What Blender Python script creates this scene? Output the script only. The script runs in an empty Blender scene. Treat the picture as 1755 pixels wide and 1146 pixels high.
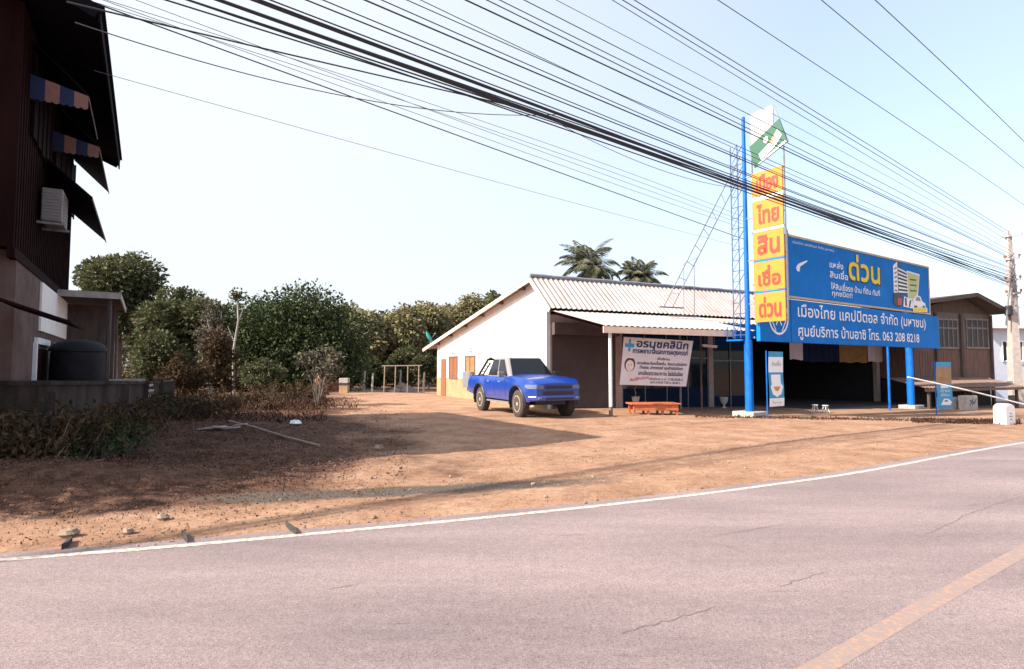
import bpy, math, random
from mathutils import Vector as V3, Matrix, noise as mnoise
R = math.radians
scene = bpy.context.scene
COL = scene.collection

# ------------------------------------------------------------------ camera, sky, sun, exposure
CAM_H = 1.5
F = 1000.0
PITCH = math.atan(55 / F)
cam = bpy.data.cameras.new('camera')
cam.lens = 36 * F / 1755
cam.sensor_width = 36
cam.clip_start = 0.1
cam.clip_end = 3000
cam_o = bpy.data.objects.new('camera', cam)
cam_o.location = (0, 0, CAM_H)
cam_o.rotation_euler = (R(90) + PITCH, 0, 0)
COL.objects.link(cam_o)
scene.camera = cam_o

SUN_EL = R(37.9)
SUN_AZ = math.atan2(-0.9165, -0.4006)          # clockwise from +Y
world = bpy.data.worlds.new('World')
scene.world = world
world.use_nodes = True
wn = world.node_tree
wn.nodes.clear()
sky = wn.nodes.new('ShaderNodeTexSky')
sky.sky_type = 'NISHITA'
sky.sun_disc = False
sky.sun_elevation = SUN_EL
sky.sun_rotation = SUN_AZ
sky.air_density = 1.0
sky.dust_density = 3.0
sky.ozone_density = 1.6
bg = wn.nodes.new('ShaderNodeBackground')
bg.inputs['Strength'].default_value = 0.15
wo = wn.nodes.new('ShaderNodeOutputWorld')
# a thin bright haze veils the blue, thickest low down and on the sun's side
tcw = wn.nodes.new('ShaderNodeTexCoord')
dotn = wn.nodes.new('ShaderNodeVectorMath')
dotn.operation = 'DOT_PRODUCT'
dotn.inputs[1].default_value = V3((-0.62, 0.72, 0.30)).normalized()
wn.links.new(tcw.outputs['Generated'], dotn.inputs[0])
mrw = wn.nodes.new('ShaderNodeMapRange')
mrw.inputs[1].default_value = 0.45
mrw.inputs[2].default_value = 0.97
mrw.inputs[3].default_value = 0.40
mrw.inputs[4].default_value = 0.96
wn.links.new(dotn.outputs['Value'], mrw.inputs[0])
mxw = wn.nodes.new('ShaderNodeMix')
mxw.data_type = 'RGBA'
mxw.inputs[7].default_value = (2.50, 2.66, 2.82, 1)
wn.links.new(mrw.outputs[0], mxw.inputs[0])
wn.links.new(sky.outputs[0], mxw.inputs[6])
wn.links.new(mxw.outputs[2], bg.inputs['Color'])
wn.links.new(bg.outputs[0], wo.inputs['Surface'])
sl = bpy.data.lights.new('sun', 'SUN')
sl.energy = 3.9
sl.angle = R(0.5)
sl.color = (1.0, 0.92, 0.82)
so = bpy.data.objects.new('sun', sl)
so.rotation_euler = (V3((math.sin(SUN_AZ) * math.cos(SUN_EL), math.cos(SUN_AZ) * math.cos(SUN_EL), math.sin(SUN_EL)))).to_track_quat('Z', 'Y').to_euler()
COL.objects.link(so)
vs = scene.view_settings
vs.view_transform = 'Standard'
vs.look = 'None'
vs.gamma = 1
vs.exposure = 1.38
scene.cycles.max_bounces = 6

# ------------------------------------------------------------------ photograph geometry
U = V3((0.823, 0.568, 0))                    # along the road, away
N = V3((0.568, -0.823, 0))                   # towards the road
UP = V3((0, 0, 1))


def terrain(x, y):
    s = U.x * x + U.y * y - 11
    sp = math.log1p(math.exp(min(s, 60))) if s < 30 else s
    return -1.0 * math.tanh(0.022 * sp / 1.0)


def ray(px, py):
    xc = (px - 877.5) / F
    yc = -(py - 573) / F
    return V3((xc, math.cos(PITCH) - yc * math.sin(PITCH), math.sin(PITCH) + yc * math.cos(PITCH)))


def at(px, py, d):
    r = ray(px, py)
    r = r / r.y
    return V3((r.x * d, d, CAM_H + r.z * d))


def on_z(px, py, z):
    r = ray(px, py)
    t = (z - CAM_H) / r.z
    return V3((r.x * t, r.y * t, z))


def gnd(px, py):
    z = 0
    for _ in range(30):
        p = on_z(px, py, z)
        z = terrain(p.x, p.y)
    return V3((p.x, p.y, z))


def on_plane(px, py, p0, d):
    """where the sight line meets the upright plane through p0 along d"""
    r = ray(px, py)
    n = V3((-d.y, d.x, 0))
    t = (p0.x * n.x + p0.y * n.y) / (r.x * n.x + r.y * n.y)
    return V3((r.x * t, r.y * t, CAM_H + r.z * t))


# ------------------------------------------------------------------ materials
MATS = {}


def mat(name, col, rough=0.7, var=0.25, scale=6.0, bump=0.0, bscale=40.0, metal=0.0, col2=None, spec=0.5, stretch=(1, 1, 1), wave=None, coat=0.0, island=False, trans=0.0, emit=None):
    if name in MATS:
        return MATS[name]
    m = bpy.data.materials.new(name)
    m.use_nodes = True
    nt = m.node_tree
    nd, lk = nt.nodes, nt.links
    b = nd['Principled BSDF']
    b.inputs['Roughness'].default_value = rough
    b.inputs['Metallic'].default_value = metal
    b.inputs['Specular IOR Level'].default_value = spec
    b.inputs['Coat Weight'].default_value = coat
    tc = nd.new('ShaderNodeTexCoord')
    mp = nd.new('ShaderNodeMapping')
    mp.inputs['Scale'].default_value = stretch
    lk.new(tc.outputs['Object'], mp.inputs['Vector'])
    nz = nd.new('ShaderNodeTexNoise')
    nz.inputs['Scale'].default_value = scale
    nz.inputs['Detail'].default_value = 6
    nz.inputs['Roughness'].default_value = 0.65
    lk.new(mp.outputs[0], nz.inputs['Vector'])
    rp = nd.new('ShaderNodeValToRGB')
    rp.color_ramp.elements[0].position = 0.3
    rp.color_ramp.elements[1].position = 0.7
    c2 = col2 or tuple(min(1, c * (1 + var)) for c in col)
    c1 = tuple(c * (1 - var) for c in col) if col2 is None else col
    rp.color_ramp.elements[0].color = (*c1, 1)
    rp.color_ramp.elements[1].color = (*c2, 1)
    out = rp.outputs[0]
    if island:
        g = nd.new('ShaderNodeNewGeometry')
        mx = nd.new('ShaderNodeMath')
        mx.operation = 'MULTIPLY_ADD'
        mx.inputs[1].default_value = 0.7
        lk.new(g.outputs['Random Per Island'], mx.inputs[0])
        m2 = nd.new('ShaderNodeMath')
        m2.operation = 'MULTIPLY'
        m2.inputs[1].default_value = 0.5
        lk.new(nz.outputs['Fac'], m2.inputs[0])
        lk.new(m2.outputs[0], mx.inputs[2])
        lk.new(mx.outputs[0], rp.inputs[0])
        rp.color_ramp.elements[0].position = 0.15
        rp.color_ramp.elements[1].position = 0.9
    else:
        lk.new(nz.outputs['Fac'], rp.inputs[0])
    lk.new(out, b.inputs['Base Color'])
    hsrc = None
    if bump:
        n2 = nd.new('ShaderNodeTexNoise')
        n2.inputs['Scale'].default_value = bscale
        n2.inputs['Detail'].default_value = 5
        lk.new(mp.outputs[0], n2.inputs['Vector'])
        hsrc = n2.outputs['Fac']
        bp = nd.new('ShaderNodeBump')
        bp.inputs['Strength'].default_value = bump
        bp.inputs['Distance'].default_value = 0.02
        lk.new(hsrc, bp.inputs['Height'])
        lk.new(bp.outputs[0], b.inputs['Normal'])
    if trans:
        tr = nd.new('ShaderNodeBsdfTranslucent')
        lk.new(out, tr.inputs['Color'])
        ms = nd.new('ShaderNodeMixShader')
        ms.inputs[0].default_value = trans
        lk.new(b.outputs[0], ms.inputs[1])
        lk.new(tr.outputs[0], ms.inputs[2])
        lk.new(ms.outputs[0], nd['Material Output'].inputs['Surface'])
    MATS[name] = m
    return m


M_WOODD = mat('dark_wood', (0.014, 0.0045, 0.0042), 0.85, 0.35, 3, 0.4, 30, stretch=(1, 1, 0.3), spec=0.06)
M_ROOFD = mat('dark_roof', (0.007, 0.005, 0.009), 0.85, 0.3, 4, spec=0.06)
M_WOOD = mat('weathered_wood', (0.075, 0.052, 0.043), 0.85, 0.45, 5, 0.5, 25, stretch=(3, 3, 0.3))
M_WOODR = mat('reddish_wood', (0.15, 0.085, 0.066), 0.85, 0.4, 5, 0.4, 25, stretch=(3, 3, 0.3))
M_WOODP = mat('pale_wood', (0.27, 0.20, 0.155), 0.8, 0.25, 6, 0.2, 25)
M_SHUT = mat('orange_shutter_wood', (0.22, 0.085, 0.04), 0.6, 0.25, 8, 0.2, 30)
M_SHUTY = mat('tan_shutter_wood', (0.24, 0.145, 0.06), 0.6, 0.25, 8, 0.2, 30)
M_WHITE = mat('white_plaster', (0.78, 0.75, 0.72), 0.85, 0.06, 2.5, 0.15, 60)
M_PINK = mat('pinkish_plaster', (0.36, 0.27, 0.25), 0.85, 0.18, 2.5, 0.15, 60)
M_CREAM = mat('cream_plaster', (0.36, 0.225, 0.115), 0.85, 0.22, 2.0, 0.15, 60)
M_WPAINT = mat('white_paint', (0.78, 0.77, 0.75), 0.45, 0.06, 5)
M_ROOFW = mat('pale_corrugated_sheet', (0.31, 0.255, 0.23), 0.65, 0.14, 1.1, col2=(0.45, 0.395, 0.365))
M_FASC = mat('peach_fascia', (0.72, 0.56, 0.45), 0.7, 0.12, 4)
M_BLUE = mat('sign_blue', (0.005, 0.168, 0.54), 0.6, 0.13, 1.2, spec=0.10)
M_YELB = mat('board_yellow', (0.80, 0.62, 0.05), 0.6, 0.08, 3.0, spec=0.1)
M_FRAME = mat('tan_frame', (0.50, 0.38, 0.24), 0.6, 0.2, 4.0)
M_BLUEP = mat('blue_pole_paint', (0.005, 0.115, 0.44), 0.5, 0.22, 3.0, spec=0.25)
M_BLUEL = mat('pale_blue_frame', (0.05, 0.10, 0.20), 0.5, 0.2, 4.0)
M_CYAN = mat('banner_cyan', (0.03, 0.28, 0.50), 0.6, 0.1, 4.0)
M_YEL = mat('sign_yellow', (0.47, 0.195, 0.012), 0.5, 0.06, 3.0)
M_RED = mat('sign_red', (0.55, 0.035, 0.015), 0.5, 0.06, 5.0)
M_GRN = mat('sign_green', (0.006, 0.085, 0.042), 0.5, 0.1, 4.0)
M_LIME = mat('pale_yellow_green', (0.50, 0.52, 0.18), 0.5, 0.15, 6.0)
M_WPANEL = mat('faded_white_panel', (0.42, 0.42, 0.42), 0.6, 0.1, 3, spec=0.2)
M_SIGNW = mat('sign_white', (0.82, 0.82, 0.82), 0.5, 0.03, 5.0)
M_BLACK = mat('black_paint', (0.015, 0.015, 0.017), 0.5, 0.2, 6)
M_NAVY = mat('navy_ink', (0.008, 0.030, 0.10), 0.6, 0.1, 6)
M_NAVYD = mat('deep_navy', (0.006, 0.014, 0.040), 0.7, 0.2, 5, spec=0.1)
M_GREYB = mat('grey_boards', (0.13, 0.108, 0.095), 0.9, 0.4, 5, 0.4, 25, stretch=(3, 3, 0.3))
M_FRAMEW = mat('bleached_frame', (0.21, 0.18, 0.16), 0.9, 0.3, 6)
M_INK = mat('dark_ink', (0.05, 0.03, 0.05), 0.6, 0.1, 6)
M_VINYL = mat('banner_vinyl', (0.62, 0.55, 0.56), 0.55, 0.08, 1.5)
M_STEEL = mat('grey_steel', (0.22, 0.22, 0.24), 0.5, 0.25, 8, metal=0.3)
M_ALU = mat('aluminium_frame', (0.14, 0.14, 0.15), 0.45, 0.2, 8, metal=0.4)
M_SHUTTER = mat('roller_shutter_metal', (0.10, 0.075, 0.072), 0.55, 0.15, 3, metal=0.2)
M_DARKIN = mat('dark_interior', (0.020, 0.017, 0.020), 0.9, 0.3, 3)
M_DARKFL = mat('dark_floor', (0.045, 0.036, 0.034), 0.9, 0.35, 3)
M_GLASS = mat('dark_glass', (0.010, 0.011, 0.014), 0.06, 0.1, 3, spec=0.32)
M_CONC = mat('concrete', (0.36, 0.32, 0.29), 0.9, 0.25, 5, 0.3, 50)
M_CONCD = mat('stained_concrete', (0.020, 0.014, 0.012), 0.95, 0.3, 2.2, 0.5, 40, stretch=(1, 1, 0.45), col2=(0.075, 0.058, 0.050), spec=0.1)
M_PINKD = mat('shaded_pink_plaster', (0.085, 0.056, 0.050), 0.9, 0.3, 1.6, 0.3, 50, col2=(0.165, 0.112, 0.10), spec=0.1)  # pink plaster with the ground floor's shade put into its colour
M_CASE = mat('dusty_casing', (0.20, 0.18, 0.175), 0.6, 0.2, 6)
M_CONCP = mat('pole_concrete', (0.40, 0.34, 0.31), 0.9, 0.22, 5, 0.3, 50)
M_BRICK = mat('old_brick', (0.26, 0.10, 0.06), 0.9, 0.35, 9, 0.5, 40)
M_BENCH = mat('orange_bench_wood', (0.46, 0.12, 0.045), 0.6, 0.25, 8, 0.2, 30)
M_WIRE = mat('black_cable', (0.02, 0.02, 0.024), 0.6, 0.1, 5)
M_WIREB = mat('grey_cable', (0.06, 0.06, 0.075), 0.6, 0.1, 5)
M_BARK = mat('tree_bark', (0.13, 0.10, 0.08), 0.95, 0.4, 7, 0.6, 30, stretch=(1, 1, 0.3))
M_BARKG = mat('grey_bark', (0.30, 0.26, 0.23), 0.95, 0.35, 7, 0.6, 30, stretch=(1, 1, 0.3))
M_LEAFD = mat('leaf_dark', (0.008, 0.016, 0.006), 0.65, col2=(0.062, 0.082, 0.024), scale=0.5, island=True, trans=0.18, spec=0.25)
M_LEAFM = mat('leaf_mid', (0.020, 0.026, 0.009), 0.7, col2=(0.125, 0.125, 0.052), scale=0.5, island=True, trans=0.25, spec=0.25)
M_LEAFO = mat('leaf_olive', (0.052, 0.050, 0.022), 0.75, col2=(0.29, 0.255, 0.125), scale=0.5, island=True, trans=0.3, spec=0.2)
M_LEAFY = mat('leaf_yellow_green', (0.09, 0.085, 0.020), 0.7, col2=(0.27, 0.22, 0.06), scale=0.6, island=True, trans=0.3, spec=0.2)
M_LEAFG = mat('leaf_dusty_grey', (0.040, 0.037, 0.024), 0.8, col2=(0.16, 0.14, 0.095), scale=0.6, island=True, trans=0.2, spec=0.2)
M_LEAFB = mat('leaf_brown', (0.022, 0.015, 0.008), 0.85, col2=(0.105, 0.066, 0.034), scale=0.8, island=True, trans=0.2, spec=0.15)
M_PALM = mat('palm_frond', (0.030, 0.042, 0.022), 0.6, col2=(0.17, 0.165, 0.10), scale=0.6, island=True, trans=0.2, spec=0.3)
M_GRASS = mat('dry_straw', (0.020, 0.011, 0.007), 0.9, col2=(0.10, 0.054, 0.031), scale=0.9, island=True, spec=0.1)
M_LITTER = mat('dead_leaf', (0.020, 0.010, 0.007), 0.85, col2=(0.21, 0.105, 0.064), scale=0.9, island=True, spec=0.2)
M_STONE = mat('pale_stone', (0.16, 0.10, 0.07), 0.9, col2=(0.34, 0.24, 0.17), scale=2, island=True)
M_MUD = mat('termite_earth', (0.24, 0.10, 0.055), 0.95, 0.3, 6, 0.7, 20)
M_SOOT = mat('dark_gravel', (0.045, 0.038, 0.035), 0.95, 0.5, 25, 0.8, 60)
M_TEAL = mat('teal_dish_paint', (0.03, 0.30, 0.24), 0.5, 0.15, 5)
M_CARB = mat('car_blue_paint', (0.002, 0.036, 0.25), 0.32, 0.10, 3.0, coat=0.4)
M_CARS = mat('car_silver_paint', (0.22, 0.20, 0.19), 0.4, 0.10, 3.0, coat=0.3)
M_TYRE = mat('dusty_tyre', (0.055, 0.042, 0.035), 0.9, 0.4, 12)
M_RIM = mat('dusty_rim', (0.42, 0.34, 0.27), 0.5, 0.25, 14, metal=0.2)
nt_ = M_CARB.node_tree
_b = nt_.nodes['Principled BSDF']
_src = _b.inputs['Base Color'].links[0].from_socket
_tc = nt_.nodes.new('ShaderNodeTexCoord')
_sx = nt_.nodes.new('ShaderNodeSeparateXYZ')
nt_.links.new(_tc.outputs['Object'], _sx.inputs[0])
_nz = nt_.nodes.new('ShaderNodeTexNoise')
_nz.inputs['Scale'].default_value = 5
_nz.inputs['Detail'].default_value = 7
nt_.links.new(_tc.outputs['Object'], _nz.inputs['Vector'])
_mr = nt_.nodes.new('ShaderNodeMapRange')          # road dust thrown up on the sills
_mr.inputs[1].default_value = 0.95
_mr.inputs[2].default_value = 0.40
_mr.inputs[3].default_value = 0.0
_mr.inputs[4].default_value = 0.42
nt_.links.new(_sx.outputs[2], _mr.inputs[0])
_mm = nt_.nodes.new('ShaderNodeMath')
_mm.operation = 'MULTIPLY'
nt_.links.new(_mr.outputs[0], _mm.inputs[0])
nt_.links.new(_nz.outputs['Fac'], _mm.inputs[1])
_mx = nt_.nodes.new('ShaderNodeMix')
_mx.data_type = 'RGBA'
_mx.inputs[7].default_value = (0.22, 0.15, 0.10, 1)
nt_.links.new(_mm.outputs[0], _mx.inputs[0])
nt_.links.new(_src, _mx.inputs[6])
nt_.links.new(_mx.outputs[2], _b.inputs['Base Color'])
M_LAMP = mat('headlamp_glass', (0.13, 0.16, 0.24), 0.15, 0.2, 8)
M_AMBER = mat('amber_lens', (0.6, 0.22, 0.03), 0.3, 0.1, 8)
M_OCHRE = mat('ochre_cloth', (0.24, 0.135, 0.03), 0.8, 0.3, 5)
M_PINKC = mat('awning_pink_stripe', (0.22, 0.12, 0.10), 0.85, 0.15, 6)
M_BLUEC = mat('awning_blue_stripe', (0.012, 0.024, 0.08), 0.85, 0.15, 6)
M_TANK = mat('tank_plastic', (0.014, 0.013, 0.017), 0.7, 0.45, 3, spec=0.2)
M_FOLI = mat('white_ceramic', (0.50, 0.47, 0.45), 0.5, 0.12, 8)
M_HBLUE = mat('pale_blue_plaster', (0.50, 0.53, 0.60), 0.85, 0.08, 3)
M_RUST = mat('rusty_sheet', (0.13, 0.075, 0.055), 0.85, 0.4, 3, col2=(0.22, 0.15, 0.12))

# ------------------------------------------------------------------ mesh builder


class MB:
    def __init__(s):
        s.v, s.f, s.m = [], [], []

    def face(s, pts, mi=0):
        i = len(s.v)
        s.v += [V3(p) for p in pts]
        s.f.append(list(range(i, i + len(pts))))
        s.m.append(mi)

    def obox(s, o, a, b, c, mi=0):
        o, a, b, c = V3(o), V3(a), V3(b), V3(c)
        if a.cross(b).dot(c) < 0:
            a, b = b, a
        i = len(s.v)
        s.v += [o, o + a, o + a + b, o + b, o + c, o + a + c, o + a + b + c, o + b + c]
        for q in ((3, 2, 1, 0), (4, 5, 6, 7), (0, 1, 5, 4), (1, 2, 6, 5), (2, 3, 7, 6), (3, 0, 4, 7)):
            s.f.append([i + k for k in q])
            s.m.append(mi)

    def box(s, c, sx, sy, sz, ax=(1, 0, 0), ay=(0, 1, 0), az=(0, 0, 1), mi=0):
        ax, ay, az = V3(ax) * sx, V3(ay) * sy, V3(az) * sz
        s.obox(V3(c) - (ax + ay + az) / 2, ax, ay, az, mi)

    def beam(s, a, b, w, h=None, mi=0, up=UP):
        a, b = V3(a), V3(b)
        d = b - a
        sd = d.cross(up)
        if sd.length < 1e-5:
            sd = d.cross(V3((1, 0, 0)))
        sd = sd.normalized()
        u2 = sd.cross(d).normalized()
        h = h or w
        s.obox(a - sd * w / 2 - u2 * h / 2, d, sd * w, u2 * h, mi)

    def prism(s, pts, vec, mi=0, cap=True):
        pts = [V3(p) for p in pts]
        vec = V3(vec)
        n = len(pts)
        i = len(s.v)
        s.v += pts + [p + vec for p in pts]
        for k in range(n):
            k2 = (k + 1) % n
            s.f.append([i + k, i + k2, i + n + k2, i + n + k])
            s.m.append(mi)
        if cap:
            s.f.append([i + k for k in reversed(range(n))])
            s.f.append([i + n + k for k in range(n)])
            s.m += [mi, mi]

    def tube(s, pts, r, n=6, mi=0, cap=True):
        pts = [V3(p) for p in pts]
        rs = r if isinstance(r, (list, tuple)) else [r] * len(pts)
        i0 = len(s.v)
        ref = None
        for k, p in enumerate(pts):
            d = (pts[min(k + 1, len(pts) - 1)] - pts[max(k - 1, 0)]).normalized()
            if ref is None:
                ref = d.orthogonal().normalized()
            ref = (ref - d * ref.dot(d))
            ref = ref.normalized() if ref.length > 1e-6 else d.orthogonal().normalized()
            b = d.cross(ref)
            for j in range(n):
                a = 2 * math.pi * j / n
                s.v.append(p + (ref * math.cos(a) + b * math.sin(a)) * rs[k])
        for k in range(len(pts) - 1):
            for j in range(n):
                j2 = (j + 1) % n
                s.f.append([i0 + k * n + j, i0 + k * n + j2, i0 + (k + 1) * n + j2, i0 + (k + 1) * n + j])
                s.m.append(mi)
        if cap:
            s.f.append([i0 + j for j in reversed(range(n))])
            e = i0 + (len(pts) - 1) * n
            s.f.append([e + j for j in range(n)])
            s.m += [mi, mi]

    def lathe(s, c, prof, n=20, axis=UP, mi=0):
        c = V3(c)
        axis = V3(axis).normalized()
        a1 = axis.orthogonal().normalized()
        a2 = axis.cross(a1)
        i0 = len(s.v)
        for r, z in prof:
            for j in range(n):
                t = 2 * math.pi * j / n
                s.v.append(c + axis * z + (a1 * math.cos(t) + a2 * math.sin(t)) * max(r, 1e-4))
        for k in range(len(prof) - 1):
            for j in range(n):
                j2 = (j + 1) % n
                s.f.append([i0 + k * n + j, i0 + k * n + j2, i0 + (k + 1) * n + j2, i0 + (k + 1) * n + j])
                s.m.append(mi)
        s.f.append([i0 + j for j in reversed(range(n))])
        e = i0 + (len(prof) - 1) * n
        s.f.append([e + j for j in range(n)])
        s.m += [mi, mi]

    def rock(s, c, r, seed=0, flat=0.7, mi=0):
        rnd = random.Random(seed)
        i0 = len(s.v)
        n, m = 7, 4
        c = V3(c)
        for a in range(m + 1):
            th = math.pi * a / m
            for j in range(n):
                ph = 2 * math.pi * j / n + a * 0.3
                k = r * rnd.uniform(0.75, 1.15)
                s.v.append(c + V3((math.sin(th) * math.cos(ph) * k, math.sin(th) * math.sin(ph) * k, math.cos(th) * k * flat)))
        for a in range(m):
            for j in range(n):
                j2 = (j + 1) % n
                s.f.append([i0 + a * n + j, i0 + (a + 1) * n + j, i0 + (a + 1) * n + j2, i0 + a * n + j2])
                s.m.append(mi)

    def build(s, name, mats, parent=None, smooth=False, bevel=0, origin=None, angle=40):
        me = bpy.data.meshes.new(name)
        off = V3((0, 0, 0))
        if parent is not None:
            p = parent
            while p is not None:
                off += p.location
                p = p.parent
        elif origin is not None:
            off = V3(origin)
        me.from_pydata([tuple(p - off) for p in s.v], [], s.f)
        if not isinstance(mats, (list, tuple)):
            mats = [mats]
        for m in mats:
            me.materials.append(m)
        me.polygons.foreach_set('material_index', s.m)
        if smooth:
            me.polygons.foreach_set('use_smooth', [True] * len(me.polygons))
            me.set_sharp_from_angle(angle=R(angle))
        me.update()
        o = bpy.data.objects.new(name, me)
        COL.objects.link(o)
        if parent is not None:
            o.parent = parent
        elif origin is not None:
            o.location = origin
        if bevel:
            bm = o.modifiers.new('edge', 'BEVEL')
            bm.width = bevel
            bm.segments = 2
            bm.limit_method = 'ANGLE'
        return o


def tag(o, label=None, cat=None, group=None, kind=None):
    if label:
        o['label'] = label
    if cat:
        o['category'] = cat
    if group:
        o['group'] = group
    if kind:
        o['kind'] = kind
    return o


def thing(name, label, cat, loc=(0, 0, 0), group=None):
    o = bpy.data.objects.new(name, None)
    o.empty_display_size = 0.2
    o.location = loc
    COL.objects.link(o)
    return tag(o, label, cat, group)


def dup(root, loc, rz=None, label=None):
    r = root.copy()
    COL.objects.link(r)
    r.location = loc
    if rz is not None:
        r.rotation_euler = (0, 0, rz)
    if label:
        r['label'] = label
    for ch in list(root.children):
        c = ch.copy()
        COL.objects.link(c)
        c.parent = r
        for g in list(ch.children):
            d = g.copy()
            COL.objects.link(d)
            d.parent = c
    return r


TXT = {}
TONES = '\u0e48\u0e49\u0e4a\u0e4b'
UPV = '\u0e31\u0e34\u0e35\u0e36\u0e37'


def raw_polys(body):
    c = bpy.data.curves.new('txt', 'FONT')
    c.body = body
    c.resolution_u = 4
    o = bpy.data.objects.new('txt', c)
    COL.objects.link(o)
    bpy.context.view_layer.update()
    me = bpy.data.meshes.new_from_object(o.evaluated_get(bpy.context.evaluated_depsgraph_get()))
    vs_ = [(v.co.x, v.co.y) for v in me.vertices]
    fs_ = [list(p.vertices) for p in me.polygons]
    bpy.data.objects.remove(o)
    bpy.data.curves.remove(c)
    bpy.data.meshes.remove(me)
    return vs_, fs_


def extra(full, part):
    """the glyph that FULL has and PART has not"""
    seen = {(round(x, 3), round(y, 3)) for x, y in part[0]}
    keep = [i for i, (x, y) in enumerate(full[0]) if (round(x, 3), round(y, 3)) not in seen]
    idx = {k: i for i, k in enumerate(keep)}
    return [full[0][k] for k in keep], [[idx[k] for k in f] for f in full[1] if all(k in idx for k in f)]


def text_polys(body):
    """outlines of a line of Thai; a tone mark over an upper vowel is lifted clear of it"""
    if body not in TXT:
        stacks = [i for i in range(1, len(body)) if body[i] in TONES and body[i - 1] in UPV]
        plain = ''.join(ch for i, ch in enumerate(body) if i not in stacks)
        vs_, fs_ = raw_polys(plain)
        for i in stacks:
            pre = ''.join(ch for k, ch in enumerate(body[:i]) if k not in stacks)
            vow = extra(raw_polys(pre), raw_polys(pre[:-1]))
            ton = extra(raw_polys('\u0e2d' + body[i]), raw_polys('\u0e2d'))
            if not vow[0] or not ton[0]:
                continue
            vx, vy = max(p[0] for p in vow[0]), max(p[1] for p in vow[0])
            tx, ty = max(p[0] for p in ton[0]), min(p[1] for p in ton[0])
            n = len(vs_)
            vs_ += [(x + vx - tx, y + vy - ty + .05) for x, y in ton[0]]
            fs_ += [[n + k for k in f] for f in ton[1]]
        TXT[body] = (vs_, fs_)
    return TXT[body]


def write(mb, body, o, right, up, w, h, nrm, bold=0.0, mi=0, skew=0.0):
    """letters filling a w x h box whose lower-left corner is o"""
    vs_, fs_ = text_polys(body)
    x0, x1 = min(v[0] for v in vs_), max(v[0] for v in vs_)
    y0, y1 = min(v[1] for v in vs_), max(v[1] for v in vs_)
    offs = [(0, 0)] if not bold else [(0, 0), (bold, 0), (0, bold), (bold, bold), (bold / 2, -bold / 2)]
    for k, (dx, dy) in enumerate(offs):
        i = len(mb.v)
        for x, y in vs_:
            a = (x - x0) / (x1 - x0) * w + dx
            b = (y - y0) / (y1 - y0) * h + dy
            mb.v.append(V3(o) + right * (a + skew * b) + up * b + nrm * (0.0006 * k))
        for f in fs_:
            mb.f.append([i + q for q in f])
            mb.m.append(mi)


def corr(mb, a, b, along, L, pitch=0.2, amp=0.018, mi=0, seg=4):
    """corrugated sheet from edge a to edge b, run out by L along"""
    a, b = V3(a), V3(b)
    sl_ = (b - a)
    n = along.cross(sl_).normalized()
    if n.z < 0:
        n = -n
    cnt = max(4, int(L / pitch * seg))
    i = len(mb.v)
    for k in range(cnt + 1):
        t = L * k / cnt
        h = n * amp * math.cos(2 * math.pi * t / pitch)
        mb.v.append(a + along * t + h)
        mb.v.append(b + along * t + h)
    for k in range(cnt):
        q = i + 2 * k
        mb.f.append([q, q + 1, q + 3, q + 2])
        mb.m.append(mi)


# ------------------------------------------------------------------ ground and road
def spline(pts, n=12):
    out = []
    P = [pts[0] * 2 - pts[1]] + pts + [pts[-1] * 2 - pts[-2]]
    for i in range(1, len(P) - 2):
        for k in range(n):
            t = k / n
            a, b, c, d = P[i - 1], P[i], P[i + 1], P[i + 2]
            out.append(0.5 * ((2 * b) + (c - a) * t + (2 * a - 5 * b + 4 * c - d) * t * t + (3 * b - a - 3 * c + d) * t ** 3))
    out.append(pts[-1])
    return out


edge_px = [(0, 957), (260, 937), (520, 914), (800, 888), (1080, 859), (1300, 832), (1520, 799), (1755, 757)]
edge = [gnd(*p) for p in edge_px]
for e in edge:
    e.z = 0
d0 = (edge[0] - edge[1]).normalized()
d1 = (edge[-1] - edge[-2]).normalized()
edge = [edge[0] + d0 * 60, edge[0] + d0 * 20, edge[0] + d0 * 6] + edge + [edge[-1] + d1 * 8, edge[-1] + (d1 * .5 + U * .5) * 25, edge[-1] + (d1 * .4 + U * .6) * 80, edge[-1] + (d1 * .4 + U * .6) * 300]
EDGE = spline(edge, 10)


def side_normals(line):
    out = []
    for i in range(len(line)):
        t = (line[min(i + 1, len(line) - 1)] - line[max(i - 1, 0)])
        t.z = 0
        t.normalize()
        out.append(V3((t.y, -t.x, 0)))
    return out


EN = side_normals(EDGE)


def edge_dist(x, y):
    """signed distance to the white line: > 0 on the lot's side"""
    best, bi = 1e9, 0
    for i in range(0, len(EDGE)):
        dx, dy = x - EDGE[i].x, y - EDGE[i].y
        q = dx * dx + dy * dy
        if q < best:
            best, bi = q, i
    return -((x - EDGE[bi].x) * EN[bi].x + (y - EDGE[bi].y) * EN[bi].y)


def sheet(name, a, b, z, nseg, m, label=None):
    """strip between offsets a and b (towards the camera) of the road edge"""
    mb = MB()
    rows = []
    for p, n in zip(EDGE, EN):
        row = []
        for k in range(nseg + 1):
            q = p + n * (a + (b - a) * k / nseg)
            row.append(V3((q.x, q.y, terrain(q.x, q.y) + z)))
        rows.append(row)
    i0 = len(mb.v)
    for r in rows:
        mb.v += r
    w = nseg + 1
    for i in range(len(rows) - 1):
        for k in range(nseg):
            mb.f.append([i0 + i * w + k, i0 + (i + 1) * w + k, i0 + (i + 1) * w + k + 1, i0 + i * w + k + 1])
            mb.m.append(0)
    o = mb.build(name, m, smooth=True)
    return tag(o, kind='structure')


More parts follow.
